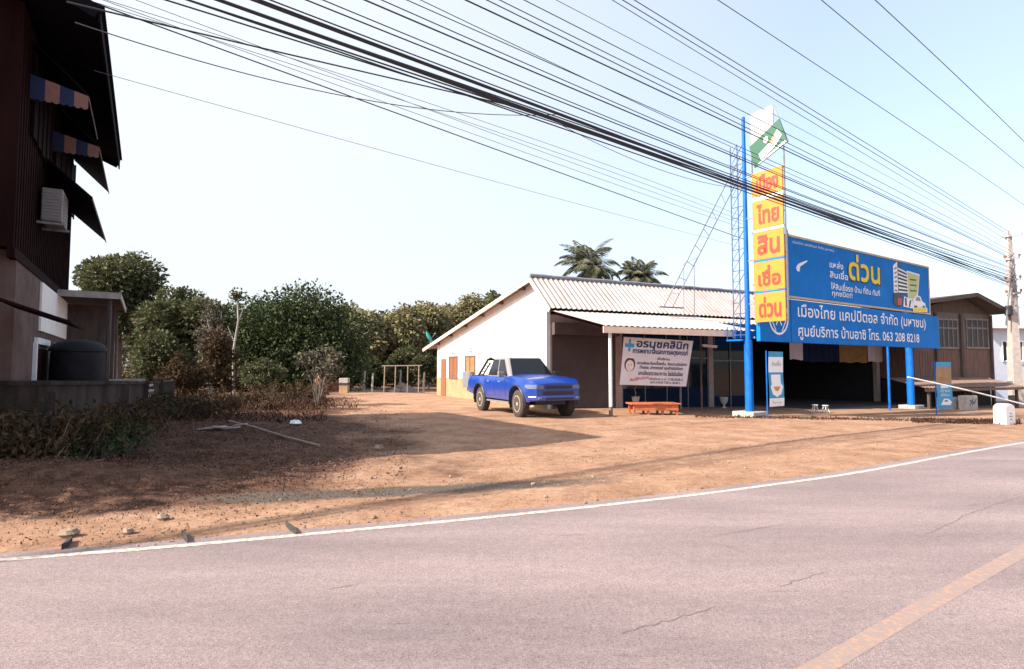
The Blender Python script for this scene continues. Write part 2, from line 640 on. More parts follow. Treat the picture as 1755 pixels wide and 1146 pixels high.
def asphalt_mat():
    m = bpy.data.materials.new('worn_asphalt')
    m.use_nodes = True
    nd, lk = m.node_tree.nodes, m.node_tree.links
    b = nd['Principled BSDF']
    b.inputs['Roughness'].default_value = 0.85
    b.inputs['Specular IOR Level'].default_value = 0.3
    tc = nd.new('ShaderNodeTexCoord')

    def noise(scale, detail=6, rough=0.6, st=None):
        n = nd.new('ShaderNodeTexNoise')
        n.inputs['Scale'].default_value = scale
        n.inputs['Detail'].default_value = detail
        n.inputs['Roughness'].default_value = rough
        if st:
            mp = nd.new('ShaderNodeMapping')
            mp.inputs['Rotation'].default_value = (0, 0, st[0])
            mp.inputs['Scale'].default_value = st[1]
            lk.new(tc.outputs['Object'], mp.inputs[0])
            lk.new(mp.outputs[0], n.inputs['Vector'])
        else:
            lk.new(tc.outputs['Object'], n.inputs['Vector'])
        return n

    def ramp(src, stops):
        r = nd.new('ShaderNodeValToRGB')
        els = r.color_ramp.elements
        while len(els) < len(stops):
            els.new(0.5)
        for e, (p, c) in zip(els, stops):
            e.position = p
            e.color = (*c, 1)
        lk.new(src, r.inputs[0])
        return r

    def mix(f, a, b_, mode='MIX'):
        x = nd.new('ShaderNodeMix')
        x.data_type = 'RGBA'
        x.blend_type = mode
        if isinstance(f, float):
            x.inputs[0].default_value = f
        else:
            lk.new(f, x.inputs[0])
        lk.new(a, x.inputs[6])
        lk.new(b_, x.inputs[7])
        return x.outputs[2]
    g = ramp(noise(160, 3, 0.7).outputs['Fac'], [(0.28, (0.085, 0.064, 0.063)), (0.5, (0.238, 0.182, 0.176)), (0.72, (0.41, 0.33, 0.315))])
    big = ramp(noise(0.9, 6, 0.6, (-0.62, (0.35, 1.4, 1))).outputs['Fac'], [(0.3, (0.72, 0.72, 0.74)), (0.7, (1.17, 1.15, 1.13))])
    c = mix(1.0, g.outputs[0], big.outputs[0], 'MULTIPLY')
    # short dark tar smears along the lane
    sm = ramp(noise(3.0, 5, 0.7, (-0.62, (0.35, 2.6, 1))).outputs['Fac'], [(0.64, (1, 1, 1)), (0.75, (0.5, 0.48, 0.48))])
    c = mix(1.0, c, sm.outputs[0], 'MULTIPLY')
    mid = ramp(noise(14, 5, 0.7).outputs['Fac'], [(0.32, (0.85, 0.85, 0.85)), (0.66, (1.1, 1.1, 1.1))])
    c = mix(1.0, c, mid.outputs[0], 'MULTIPLY')
    agg = ramp(noise(52, 3, 0.85).outputs['Fac'], [(0.34, (0.62, 0.60, 0.60)), (0.5, (1.0, 1.0, 1.0)), (0.68, (1.30, 1.28, 1.27))])
    c = mix(1.0, c, agg.outputs[0], 'MULTIPLY')
    lk.new(c, b.inputs['Base Color'])
    bp = nd.new('ShaderNodeBump')
    bp.inputs['Strength'].default_value = 0.5
    bp.inputs['Distance'].default_value = 0.008
    lk.new(noise(220, 2).outputs['Fac'], bp.inputs['Height'])
    lk.new(bp.outputs[0], b.inputs['Normal'])
    return m


def worn_paint(name, col, bare, cut):
    m = bpy.data.materials.new(name)
    m.use_nodes = True
    nd, lk = m.node_tree.nodes, m.node_tree.links
    b = nd['Principled BSDF']
    b.inputs['Roughness'].default_value = 0.8
    tc = nd.new('ShaderNodeTexCoord')
    n = nd.new('ShaderNodeTexNoise')
    n.inputs['Scale'].default_value = 18
    n.inputs['Detail'].default_value = 8
    n.inputs['Roughness'].default_value = 0.8
    lk.new(tc.outputs['Object'], n.inputs['Vector'])
    r = nd.new('ShaderNodeValToRGB')
    r.color_ramp.elements[0].position = cut
    r.color_ramp.elements[1].position = cut + 0.12
    r.color_ramp.elements[0].color = (*bare, 1)
    r.color_ramp.elements[1].color = (*col, 1)
    lk.new(n.outputs['Fac'], r.inputs[0])
    lk.new(r.outputs[0], b.inputs['Base Color'])
    return m


road = sheet('road', -0.16, 9.0, 0.0, 14, asphalt_mat())
sheet('road_edge_line', 0.0, 0.09, 0.003, 1, worn_paint('worn_white_paint', (0.52, 0.46, 0.41), (0.29, 0.21, 0.165), 0.43))

# the centre line runs along its own sight points
cl = [gnd(1400, 1146), gnd(1560, 1053), gnd(1755, 943)]
cd = (cl[2] - cl[0]).normalized()
cl = [cl[0] - cd * 8, cl[0] - cd * 3] + cl + [cl[2] + cd * 4, cl[2] + (cd * .7 + U * .3) * 16, cl[2] + (cd * .5 + U * .5) * 70]
cl = spline(cl, 8)
cn = side_normals(cl)
mb = MB()
for p, n in zip(cl, cn):
    for k in (-0.06, 0.06):
        q = p + n * k
        mb.v.append(V3((q.x, q.y, terrain(q.x, q.y) + 0.0012)))
for i in range(len(cl) - 1):
    mb.f.append([2 * i, 2 * i + 2, 2 * i + 3, 2 * i + 1])
    mb.m.append(0)
tag(mb.build('road_centre_line', worn_paint('worn_yellow_paint', (0.40, 0.215, 0.125), (0.235, 0.172, 0.152), 0.50)), kind='structure')


# cracks in the old surface
M_TAR = mat('tar_crack', (0.14, 0.108, 0.102), 0.9, 0.4, 12)
rc = random.Random(31)
mb = MB()
for pts in (((1069, 1084), (1155, 1061), (1232, 1039)), ((1336, 1006), (1374, 992), (1419, 978)), ((1213, 927), (1280, 947)), ((1224, 919), (1293, 907), (1353, 897)),
            ((1580, 920), (1660, 880), (1750, 850)), ((560, 1010), (620, 1000))):
    g = [gnd(*q) for q in pts]
    line = []
    for a_, b_ in zip(g, g[1:]):
        for k in range(9):
            q = a_.lerp(b_, k / 9)
            line.append(V3((q.x + rc.uniform(-.016, .016), q.y + rc.uniform(-.016, .016), q.z + .002)))
    line.append(g[-1] + UP * .002)
    nn_ = side_normals(line)
    i0 = len(mb.v)
    for k, (q, n) in enumerate(zip(line, nn_)):
        w_ = .005 * math.sin(math.pi * (k + .4) / (len(line))) * rc.uniform(.3, 1.2) + .001
        mb.v += [q - n * w_, q + n * w_]
    for k in range(len(line) - 1):
        mb.f.append([i0 + 2 * k, i0 + 2 * k + 2, i0 + 2 * k + 3, i0 + 2 * k + 1])
        mb.m.append(0)
tag(mb.build('road_crack', M_TAR), kind='structure')


def steps(segs):
    out = []
    for a, b, st in segs:
        n = max(1, int(round((b - a) / st)))
        out += [a + (b - a) * i / n for i in range(n)]
    out.append(segs[-1][1])
    return out


shade_strip_px = [(200, 872), (420, 858), (560, 850), (700, 842), (860, 834), (1010, 826), (1150, 812), (1350, 794), (1560, 768)]  # dark shoulder band: gravel together with painted shade of the cable bundle
SHADE_STRIP = [gnd(*p) for p in shade_strip_px]


def seg_dist(x, y, line):
    best = 1e9
    bt = 0
    for i in range(len(line) - 1):
        a, b = line[i], line[i + 1]
        dx, dy = b.x - a.x, b.y - a.y
        t = max(0, min(1, ((x - a.x) * dx + (y - a.y) * dy) / (dx * dx + dy * dy)))
        q = math.hypot(x - a.x - dx * t, y - a.y - dy * t)
        if q < best:
            best, bt = q, i + t
    return best, bt / (len(line) - 1)


def smooth01(a, b, x):
    t = max(0, min(1, (x - a) / (b - a)))
    return t * t * (3 - 2 * t)


# leaf-strewn waste ground in front of the wooden house, bare dirt beyond it
LOT = [gnd(620, 845), gnd(560, 790), gnd(590, 745), gnd(520, 700), gnd(480, 680)]


def litter_amount(x, y):
    r = x / max(y, 1)
    # boundary in plan, from the shoulder to the back of the lot
    bx = -1.9 - 0.36 * max(0, y - 9.5)
    ed = edge_dist(x, y) if y < 16 else 9
    nz = mnoise.noise(V3((x * 0.7, y * 0.7, 3)))
    return smooth01(2.6, -2.2, x - bx + 1.9 * nz) * (0.12 + 0.88 * smooth01(.75, 1.7, ed + .4 * nz))


xs = steps([(-900, -120, 120), (-120, -40, 8), (-40, -14, 1.2), (-14, 9, 0.13), (9, 22, 0.3), (22, 60, 2), (60, 140, 10), (140, 900, 95)])
ys = steps([(-200, -12, 30), (-12, 3.4, 0.8), (3.4, 15, 0.11), (15, 26, 0.25), (26, 60, 1.5), (60, 140, 10), (140, 1500, 170)])
gv, gl, gravel_shade = [], [], []
for y in ys:
    for x in xs:
        z = terrain(x, y)
        near = -16 < x < 24 and 3 < y < 40
        if near:
            ed = edge_dist(x, y)
            lit = litter_amount(x, y)
            k = smooth01(0.1, 0.7, ed)
            nz = mnoise.fractal(V3((x * 1.3, y * 1.3, 0)), 1.0, 2.0, 4)
            z += -0.035 * (1 - smooth01(-0.1, 0.35, ed))
            z += k * (nz * (0.012 + 0.04 * lit) + 0.012)
            # low bank of debris near the wooden house
            z += 0.30 * math.exp(-(((x + 6.0) / 1.9) ** 2 + ((y - 7.4) / 1.0) ** 2)) * k
            sd, st = seg_dist(x, y, SHADE_STRIP)
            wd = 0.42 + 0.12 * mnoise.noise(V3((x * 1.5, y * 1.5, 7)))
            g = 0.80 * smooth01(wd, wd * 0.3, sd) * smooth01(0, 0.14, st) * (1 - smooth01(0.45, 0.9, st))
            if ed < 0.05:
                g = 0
        else:
            ed = 1 if y > 10 else -1
            lit = 0.6 if y > 34 else (1.0 if x < -6 else 0.0)
            g = 0
            if y < 10:
                z -= 0.04
        gv.append((x, y, z))
        gl.append(lit)
        gravel_shade.append(g)
nx = len(xs)
gf = [(j * nx + i, j * nx + i + 1, (j + 1) * nx + i + 1, (j + 1) * nx + i) for j in range(len(ys) - 1) for i in range(nx - 1)]
me = bpy.data.meshes.new('ground')
me.from_pydata(gv, [], gf)
a = me.attributes.new('litter', 'FLOAT', 'POINT')
a.data.foreach_set('value', gl)
a = me.attributes.new('gravel', 'FLOAT', 'POINT')  # mask for the gravel and the cable shade painted over it
a.data.foreach_set('value', gravel_shade)
me.polygons.foreach_set('use_smooth', [True] * len(me.polygons))


def ground_mat():
    m = bpy.data.materials.new('dirt')
    m.use_nodes = True
    nd, lk = m.node_tree.nodes, m.node_tree.links
    b = nd['Principled BSDF']
    b.inputs['Roughness'].default_value = 0.95
    b.inputs['Specular IOR Level'].default_value = 0.15
    tc = nd.new('ShaderNodeTexCoord')

    def noise(scale, detail=6, rough=0.65):
        n = nd.new('ShaderNodeTexNoise')
        n.inputs['Scale'].default_value = scale
        n.inputs['Detail'].default_value = detail
        n.inputs['Roughness'].default_value = rough
        lk.new(tc.outputs['Object'], n.inputs['Vector'])
        return n.outputs['Fac']

    def ramp(src, stops):
        r = nd.new('ShaderNodeValToRGB')
        els = r.color_ramp.elements
        while len(els) < len(stops):
            els.new(0.5)
        for e, (p, c) in zip(els, stops):
            e.position = p
            e.color = (*c, 1)
        lk.new(src, r.inputs[0])
        return r.outputs[0]

    def mix(f, a_, b_, mode='MIX'):
        x = nd.new('ShaderNodeMix')
        x.data_type = 'RGBA'
        x.blend_type = mode
        if isinstance(f, float):
            x.inputs[0].default_value = f
        else:
            lk.new(f, x.inputs[0])
        lk.new(a_, x.inputs[6])
        lk.new(b_, x.inputs[7])
        return x.outputs[2]

    def attr(n):
        q = nd.new('ShaderNodeAttribute')
        q.attribute_name = n
        return q.outputs['Fac']
    dirt = ramp(noise(1.1), [(0.3, (0.225, 0.124, 0.074)), (0.5, (0.325, 0.188, 0.118)), (0.72, (0.405, 0.258, 0.170))])
    speck = ramp(noise(26, 5, 0.8), [(0.30, (0.62, 0.58, 0.55)), (0.5, (1, 1, 1)), (0.72, (1.22, 1.2, 1.18))])
    dirt = mix(1.0, dirt, speck, 'MULTIPLY')
    mott = ramp(noise(7, 7, 0.75), [(0.32, (0.66, 0.63, 0.62)), (0.5, (1, 1, 1)), (0.7, (1.16, 1.15, 1.14))])
    dirt = mix(1.0, dirt, mott, 'MULTIPLY')
    lot = ramp(noise(4.5, 8, 0.75), [(0.28, (0.020, 0.011, 0.008)), (0.45, (0.080, 0.040, 0.027)), (0.6, (0.145, 0.076, 0.050)), (0.75, (0.25, 0.15, 0.10))])
    speck2 = ramp(noise(55, 4, 0.8), [(0.30, (0.45, 0.42, 0.40)), (0.5, (1, 1, 1)), (0.75, (1.5, 1.4, 1.3))])
    lot = mix(1.0, lot, speck2, 'MULTIPLY')
    shaded_gravel = ramp(noise(45, 5, 0.8), [(0.3, (0.035, 0.028, 0.024)), (0.55, (0.115, 0.088, 0.070)), (0.75, (0.26, 0.19, 0.145))])

    def soft(a_, amt, sc):
        ma = nd.new('ShaderNodeMath')
        ma.operation = 'MULTIPLY_ADD'
        ma.inputs[1].default_value = amt
        ma.inputs[2].default_value = -amt / 2
        lk.new(noise(sc, 6, 0.7), ma.inputs[0])
        mb_ = nd.new('ShaderNodeMath')
        mb_.operation = 'ADD'
        mb_.use_clamp = True
        lk.new(ma.outputs[0], mb_.inputs[0])
        lk.new(attr(a_), mb_.inputs[1])
        r = nd.new('ShaderNodeMapRange')
        r.inputs[1].default_value = 0.3
        r.inputs[2].default_value = 0.7
        lk.new(mb_.outputs[0], r.inputs[0])
        return r.outputs[0]
    c = mix(soft('litter', 0.9, 3.0), dirt, lot)
    c = mix(soft('gravel', 0.7, 9.0), c, shaded_gravel)  # dark gravel colour that also carries the cables' shadow
    lk.new(c, b.inputs['Base Color'])
    bp = nd.new('ShaderNodeBump')
    bp.inputs['Strength'].default_value = 0.7
    bp.inputs['Distance'].default_value = 0.03
    lk.new(noise(30, 6, 0.75), bp.inputs['Height'])
    lk.new(bp.outputs[0], b.inputs['Normal'])
    return m


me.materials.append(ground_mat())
go = bpy.data.objects.new('ground', me)
COL.objects.link(go)
tag(go, kind='structure')


def gz(x, y):
    return terrain(x, y) + 0.012


# ------------------------------------------------------------------ white shop house with the long roof
A = gnd(937, 701)
B = gnd(749, 677)
gd = (B - A)
gd.z = 0
GL = gd.length
gd.normalize()                                # along the gable wall, away
GN = V3((-gd.y, gd.x, 0))                     # out of the gable wall, towards the sun
if GN.x > 0:
    GN = -GN
UH = -GN                                      # along the shop front, away
FN = -gd                                      # out of the shop front
z0 = A.z - 0.12
OV = 0.35
HL = 19.5                                     # length of the row
PV = A + GN * OV
ridge = on_plane(908, 474, PV, gd)
joint = on_plane(942, 527, PV, gd)
awn = on_plane(1033, 557, PV, gd)
back = on_plane(725, 597, PV, gd)
house = thing('shop_house', 'long white gabled shop house with pale corrugated roof and dark shaded front', 'house', (A.x, A.y, A.z))


def gp(px, py):
    return on_plane(px, py, A, gd)


def roof_z(p):
    """underside height of the roof over a point of the gable wall"""
    s = (p - PV).dot(gd)
    sr, sj, sb = [(q - PV).dot(gd) for q in (ridge, joint, back)]
    if s > sr:
        return ridge.z + (back.z - ridge.z) * (s - sr) / (sb - sr) - 0.07
    return ridge.z + (joint.z - ridge.z) * (s - sr) / (sj - sr) - 0.07


mb = MB()
pts = []
for s in (0, max(0.02, (ridge - PV).dot(gd)), GL):
    p = A + gd * s
    pts.append(V3((p.x, p.y, roof_z(p))))
poly = [V3((A.x, A.y, z0)), V3((B.x, B.y, z0))] + list(reversed(pts))
mb.prism(poly, UH * 0.16)
mb.build('gable_wall', M_WHITE, house)
dz = gp(750, 646).z
mb = MB()
mb.obox(A + GN * 0.012 + UP * (z0 - A.z), gd * GL, GN * -0.05, UP * (dz - z0))
mb.build('dado', M_CREAM, house)

mb = MB()
for px0, px1, pt, pb, m in ((757, 765, 614.5, 677.5, 0),):
    a, b = gp(px1, pt), gp(px0, pt)
    zt, zb = a.z, gp(px0, pb).z
    mb.obox(V3((a.x, a.y, zb)) + GN * -0.01, b - a + UP * (a.z - b.z), GN * 0.05, UP * (zt - zb))
d = mb.build('door', M_SHUT, house)
tag(d, 'orange brown wooden door at the back end of the gable wall')
for px0, px1, pt, pb, m in ((771.5, 784, 612, 647, M_SHUT), (799, 814.5, 611, 641, M_SHUTY)):
    a, b = gp(px1, pt), gp(px0, pt)
    zt, zb = a.z, gp(px1, pb).z
    dirw = (b - a)
    dirw.z = 0
    mb = MB()
    mb.obox(V3((a.x, a.y, zb)) + GN * -0.01, dirw, GN * 0.045, UP * (zt - zb))
    w = mb.build('window', m, house)
    mb = MB()
    t = 0.07
    L_ = dirw.length
    e_ = dirw.normalized()
    o_ = V3((a.x, a.y, zb)) - GN * 0.012
    for q0, lx, lz in ((-t, t, zt - zb + 2 * t), (L_, t, zt - zb + 2 * t)):
        mb.obox(o_ + e_ * q0 - UP * t, e_ * lx, GN * 0.07, UP * lz)
    mb.obox(o_ - UP * t, e_ * L_, GN * 0.068, UP * t)
    mb.obox(o_ + UP * (zt - zb), e_ * L_, GN * 0.068, UP * t)
    mb.obox(o_ + e_ * (L_ / 2 - .02), e_ * .04, GN * 0.066, UP * (zt - zb))
    mb.build('frame', M_WOODR, w)
for px, py in ((777.5, 604), (806.5, 600.5)):
    c = gp(px, py)
    mb = MB()
    for k in range(4):
        mb.box(c + UP * (0.07 * (k - 1.5)), 0.62, 0.05, 0.035, gd, GN, UP)
    mb.build('wall_vent', M_STEEL, house)

# roof: back slope, front slope, awning
mb = MB()
corr(mb, ridge + UP * 0.0, back, UH, HL + OV, 0.22, 0.020)
mb.build('rear_roof', M_ROOFW, house, smooth=True)
mb = MB()
corr(mb, joint, ridge + UP * 0.005, UH, HL + OV, 0.22, 0.024)
rf = mb.build('front_roof', M_ROOFW, house, smooth=True)
mb = MB()
rp_ = []
for k in range(int((HL + OV) / 0.5) + 1):
    rp_.append(ridge + UH * (0.5 * k) + UP * (0.05 + 0.012 * math.sin(k * 2.1)))
mb.tube(rp_, 0.075, 6)
mb.build('ridge_cap', M_STEEL, rf, smooth=True)
mb = MB()
ja = joint - UP * 0.10
SC = (on_plane(1296, 560, awn, UH) - awn).dot(UH)    # the awning steps back beyond the sign pole
awn2 = ja.lerp(awn, .42)
corr(mb, awn, ja, UH, SC, 0.22, 0.020)
corr(mb, awn2 + UH * SC, ja + UH * SC, UH, HL + OV - SC, 0.22, 0.020)
aw = mb.build('awning_roof', M_ROOFW, house, smooth=True)
mb = MB()
fh = 0.20
FS = (on_plane(1254, 572, awn, UH) - awn).dot(UH)
mb.obox(awn - UP * (0.03 + fh) + FN * 0.01, UH * FS, FN * 0.03, UP * fh)
mb.build('fascia', M_FASC, aw)
mb = MB()
FS = (on_plane(1254, 572, awn, UH) - awn).dot(UH)
mb.obox(awn - UP * (0.03 + fh * 1.25) + FN * 0.01 + UH * FS, UH * (SC - FS), FN * 0.03, UP * fh * 1.25)
mb.obox(awn2 - UP * (0.03 + fh * 1.25) + FN * 0.01 + UH * SC, UH * (HL - SC + OV), FN * 0.03, UP * fh * 1.25)
tag(mb.build('fascia', M_BLUE, aw), 'blue stretch of fascia beyond the sign pole')
# verge boards and purlin ends under the gable overhang
mb = MB()
for a, b in ((back, ridge), (ridge, joint)):
    mb.beam(a - UP * 0.10 + GN * 0.01, b - UP * 0.10 + GN * 0.01, 0.03, 0.16)
mb.build('verge_board', M_FASC, house)
for k in range(6):
    t = 0.08 + 0.155 * k
    p = ridge.lerp(back, t) - UP * 0.12
    mb = MB()
    mb.beam(p + GN * -0.02, p - GN * (OV + 0.02), 0.09, 0.12)
    mb.build('purlin_end', M_WOODR, house)
# soffit lining
mb = MB()
mb.face([ridge - UP * .045, back - UP * .045, back - UP * .045 + UH * (OV + .1), ridge - UP * .045 + UH * (OV + .1)])
mb.build('soffit', M_PINK, house)

# shop front walls, shutter, windows
FZ = joint.z - 0.15
SH0, SH1 = 0.25, 3.1
mb = MB()
FB = A + UH * 0.16


def fbox(mb, s0, s1, za, zb, o0=0.0, o1=0.15, mi=0):
    """box on the shop front: along s0..s1, heights za..zb, from o0 (outward) back o1"""
    mb.obox(A + UH * s0 + FN * o0 + UP * (za - A.z), UH * (s1 - s0), -FN * o1, UP * (zb - za), mi)


ZB = A.z - 0.6


def ff(s):
    return terrain((A + UH * s).x, (A + UH * s).y)


fbox(mb, 0.17, SH0, ZB, FZ - .3, -0.02, .12)
fbox(mb, 0.17, HL, FZ - 0.30, FZ, -0.02, 0.12)
fbox(mb, SH1, SH1 + 0.3, ZB, FZ - 0.3, -0.02, 0.2)
for s in (7.9, 10.2, HL - .25):
    fbox(mb, s, s + 0.25, ZB, FZ - 0.3, -0.02, 0.2)
mb.build('front_wall', M_PINK, house)
mb = MB()
n = 44
zt = FZ - 0.75
zb = A.z - 0.05
for k in range(n):
    h = (zt - zb) / n
    mb.obox(A + UH * SH0 + FN * (-0.08) + UP * (zb + k * h - A.z), UH * (SH1 - SH0), FN * 0.03, UP * h * 0.72)
mb.obox(A + UH * SH0 + FN * (-0.10) + UP * (zb - A.z), UH * (SH1 - SH0), FN * 0.02, UP * (zt - zb))
sh = mb.build('roller_shutter', M_SHUTTER, house)
mb = MB()
fbox(mb, SH0 - .03, SH1 + .03, zt, FZ - 0.302, 0.22, 0.30)
mb.build('shutter_box', M_SHUTTER, sh)
# glazed front between the pillars
for s0, s1, base in ((SH1 + 0.3, 7.9, 0.75), (8.15, 10.2, 0.45)):
    mb = MB()
    g0 = ff(s0)
    fbox(mb, s0, s1, g0 - .5, FZ - .302, -0.09, .01)
    w = mb.build('window', M_GLASS, house)
    mb = MB()
    fbox(mb, s0, s1, g0 - .4, g0 + base, -0.06, .02)
    tag(mb.build('panel', M_NAVYD, w), 'dark blue panel along the foot of the glazing')
    mb = MB()
    k = int((s1 - s0) / 0.95)
    for i in range(k + 1):
        s = s0 + (s1 - s0 - .05) * i / k
        fbox(mb, s, s + .05, g0 - .3, FZ - .31, -0.05, .03)
    fbox(mb, s0, s1, g0 + 1.95, g0 + 2.01, -0.045, .03)
    mb.build('frame', M_ALU, w)
# dark open bay under the sign: back wall, side walls, floor
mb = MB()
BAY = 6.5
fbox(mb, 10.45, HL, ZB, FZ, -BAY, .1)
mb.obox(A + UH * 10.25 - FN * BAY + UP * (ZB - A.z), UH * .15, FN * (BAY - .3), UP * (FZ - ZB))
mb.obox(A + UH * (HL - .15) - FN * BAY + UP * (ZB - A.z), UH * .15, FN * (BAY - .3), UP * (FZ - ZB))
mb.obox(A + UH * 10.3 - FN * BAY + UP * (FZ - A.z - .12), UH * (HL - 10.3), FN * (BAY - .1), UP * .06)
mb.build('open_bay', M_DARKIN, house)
mb = MB()
mb.obox(A + UH * 0.16 - FN * GL + UP * (ZB - A.z), UH * (HL - .2), FN * .15, UP * (2.2 - ZB + A.z))
mb.build('rear_wall', M_WHITE, house)
mb = MB()
q0 = A + UH * HL
mb.prism([q0 + UP * (ZB - A.z), q0 - FN * GL + UP * (ZB - A.z), q0 - FN * GL + UP * (back.z - A.z - .1), q0 + FN * ((ridge - PV).dot(FN)) + UP * (ridge.z - A.z - .1)], -UH * .13)
mb.build('end_wall', M_PINK, house)
mb = MB()
zf_ = terrain((A + UH * 12).x, (A + UH * 12).y) + .03
mb.obox(A + UH * 8.0 + FN * 2.5 + UP * (zf_ - .4 - A.z), UH * (HL - 8.2), -FN * (2.5 + BAY - .2), UP * .4)
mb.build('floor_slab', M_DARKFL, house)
# awning posts
pb = gnd(1047, 713)
pz = awn.z - .05
for i, (p, m) in enumerate(((pb, M_WPAINT), (gnd(1167, 705), M_ALU), (gnd(1203, 702), M_WOODR))):
    mb = MB()
    zt_ = pz + (0.0 if i == 0 else .1)
    mb.tube([V3((p.x, p.y, p.z - .05)), V3((p.x, p.y, zt_))], 0.055 if i == 0 else 0.04, 8)
    po = mb.build('awning_post', m, house)
    if i == 0:
        mb = MB()
        mb.tube([V3((p.x, p.y, p.z - .05)), V3((p.x, p.y, p.z + .30))], 0.062, 8)
        tag(mb.build('rusty_foot', M_RUST, po))
    tag(po, ('white front awning post with a rusty foot', 'thin grey post beside the orange bench', 'brown wooden post behind the glazed front')[i])
mb = MB()
mb.obox(awn + UH * .1 - UP * .13 + GN * -.02, UH * (SC - .2), -FN * .08, UP * .09)
for k in range(9):
    s = .2 + k * (HL - .6) / 8
    a_ = (awn if s < SC - .1 else awn2) + UH * s - UP * .1
    b_ = ja + UH * s - UP * .08
    mb.beam(a_, b_, .06, .09)
mb.build('awning_rafter', M_WOODD, aw)

# satellite dish on the back eave
p = on_plane(735, 577, PV, gd)
sd = thing('satellite_dish', 'small teal satellite dish above the low back eave of the white house', 'satellite dish', (p.x, p.y, p.z))
mb = MB()
ax = V3((0.86, -0.05, 0.45))
mb.lathe(p, [(0.02, -.10), (0.18, -.075), (0.30, -.02), (0.36, .04), (0.35, .045), (0.28, -.005), (0.17, -.055), (0.02, -.08)], 24, ax)
mb.build('dish', M_TEAL, sd, smooth=True)
mb = MB()
mb.tube([p - ax * .08, p + V3((0.1, 0, -.22)), V3((p.x + .12, p.y, back.z - .03))], .025, 6)
mb.build('mast', M_STEEL, sd)
mb = MB()
mb.tube([p + V3((0, 0, -.33)), p + ax * .4], .012, 5)
mb.lathe(p + ax * .4, [(.03, -.04), (.04, 0), (.03, .05)], 8, ax)
mb.build('receiver_arm', M_STEEL, sd)

# meter cabinet on the gable wall
c = gp(807, 650)
mb = MB()
mb.box(V3((c.x, c.y, c.z)) + GN * .13, .95, .26, .75, gd, GN, UP)
o = mb.build('wall_cabinet', M_STEEL, None, bevel=.015, origin=(c.x, c.y, c.z))
tag(o, 'grey box cabinet fixed under the tan shuttered window of the gable', 'cabinet')

# ------------------------------------------------------------------ clinic banner and the things under the awning
bp0 = pb - UH * .3
BD = UH
corner = {k: on_plane(*v, bp0, BD) for k, v in dict(tl=(1069, 577), tr=(1188.5, 584), br=(1176, 662), bl=(1062, 659)).items()}
ban = thing('clinic_banner', 'pinkish white clinic banner with a blue cross hanging under the awning', 'banner', corner['bl'])
right = (corner['br'] - corner['bl'])
BW = right.length
right.normalize()
upv = (corner['tl'] - corner['bl'])
BH = upv.length
upv.normalize()
skx = (corner['tr'] - corner['tl']).length / BW


def bpt(a, b, off=0.0):
    """point of the banner, a and b from 0 to 1"""
    p = corner['bl'].lerp(corner['br'], a).lerp(corner['tl'].lerp(corner['tr'], a), b)
    return p + FN * (off + 0.012 * math.sin(a * 9 + b * 3))


mb = MB()
i0 = 0
NA, NB = 24, 10
for s in (0, 1):
    for j in range(NB + 1):
        for i in range(NA + 1):
            mb.v.append(bpt(i / NA, j / NB, -0.006 * s))
for s in (0, 1):
    k0 = s * (NA + 1) * (NB + 1)
    for j in range(NB):
        for i in range(NA):
            q = [k0 + j * (NA + 1) + i, k0 + j * (NA + 1) + i + 1, k0 + (j + 1) * (NA + 1) + i + 1, k0 + (j + 1) * (NA + 1) + i]
            mb.f.append(q if s == 0 else q[::-1])
            mb.m.append(0)
mb.build('sheet', M_VINYL, ban, smooth=True)


def bwrite(mb, body, a0, b0, a1, b1, bold=0.0, mi=0):
    """lettering bent onto the banner"""
    vs_, fs_ = text_polys(body)
    x0, x1 = min(v[0] for v in vs_), max(v[0] for v in vs_)
    y0, y1 = min(v[1] for v in vs_), max(v[1] for v in vs_)
    for k, (dx, dy) in enumerate([(0, 0)] if not bold else [(0, 0), (bold, 0), (0, bold * 1.3), (bold, bold * 1.3)]):
        i = len(mb.v)
        for x, y in vs_:
            mb.v.append(bpt(a0 + (a1 - a0) * (x - x0) / (x1 - x0) + dx, b0 + (b1 - b0) * (y - y0) / (y1 - y0) + dy, .004 + .0008 * k))
        for f in fs_:
            mb.f.append([i + q for q in f])
            mb.m.append(mi)


mb = MB()
bwrite(mb, 'อรนุชคลินิก', .185, .745, .93, .955, .010)
bwrite(mb, 'การพยาบาลและการผดุงครรภ์', .14, .635, .945, .775, .005)
mb.build('clinic_name', M_NAVY, ban)
mb = MB()
bwrite(mb, 'ให้บริการ', .50, .545, .68, .60, .003)
bwrite(mb, 'ตรวจรักษาโรคเบื้องต้น, วัดความดันโลหิต', .215, .43, .955, .52, .003)
bwrite(mb, 'ทำแผล, ฝากครรภ์ คุมกำเนิดฉีดยา', .26, .325, .90, .415, .003)
bwrite(mb, 'เจาะเลือดตรวจเบาหวาน ไขมันในเลือด', .25, .215, .91, .31, .003)
bwrite(mb, 'เปิดบริการ จ.-ศ. 17.00-20.00 น.', .42, .115, .93, .17, .001)
bwrite(mb, 'เสาร์-อาทิตย์ 7.00 น.-20.00 น.', .44, .045, .90, .10, .001)
mb.build('service_lines', M_INK, ban)
mb = MB()
for k, body in enumerate(('ยินดีให้บริการ',)):
    vs_, fs_ = text_polys(body)
    x1, y1 = max(v[0] for v in vs_), max(v[1] for v in vs_)
    for q, dx in enumerate((0, .004)):
        i = len(mb.v)
        for x, y in vs_:
            a_ = x / x1
            mb.v.append(bpt(.13 + .28 * a_ + dx, .075 + .07 * a_ + y / y1 * .07, .005 + .0006 * q))
        for f in fs_:
            mb.f.append([i + t for t in f])
            mb.m.append(0)
mb.build('slogan', M_RED, ban)
mb = MB()
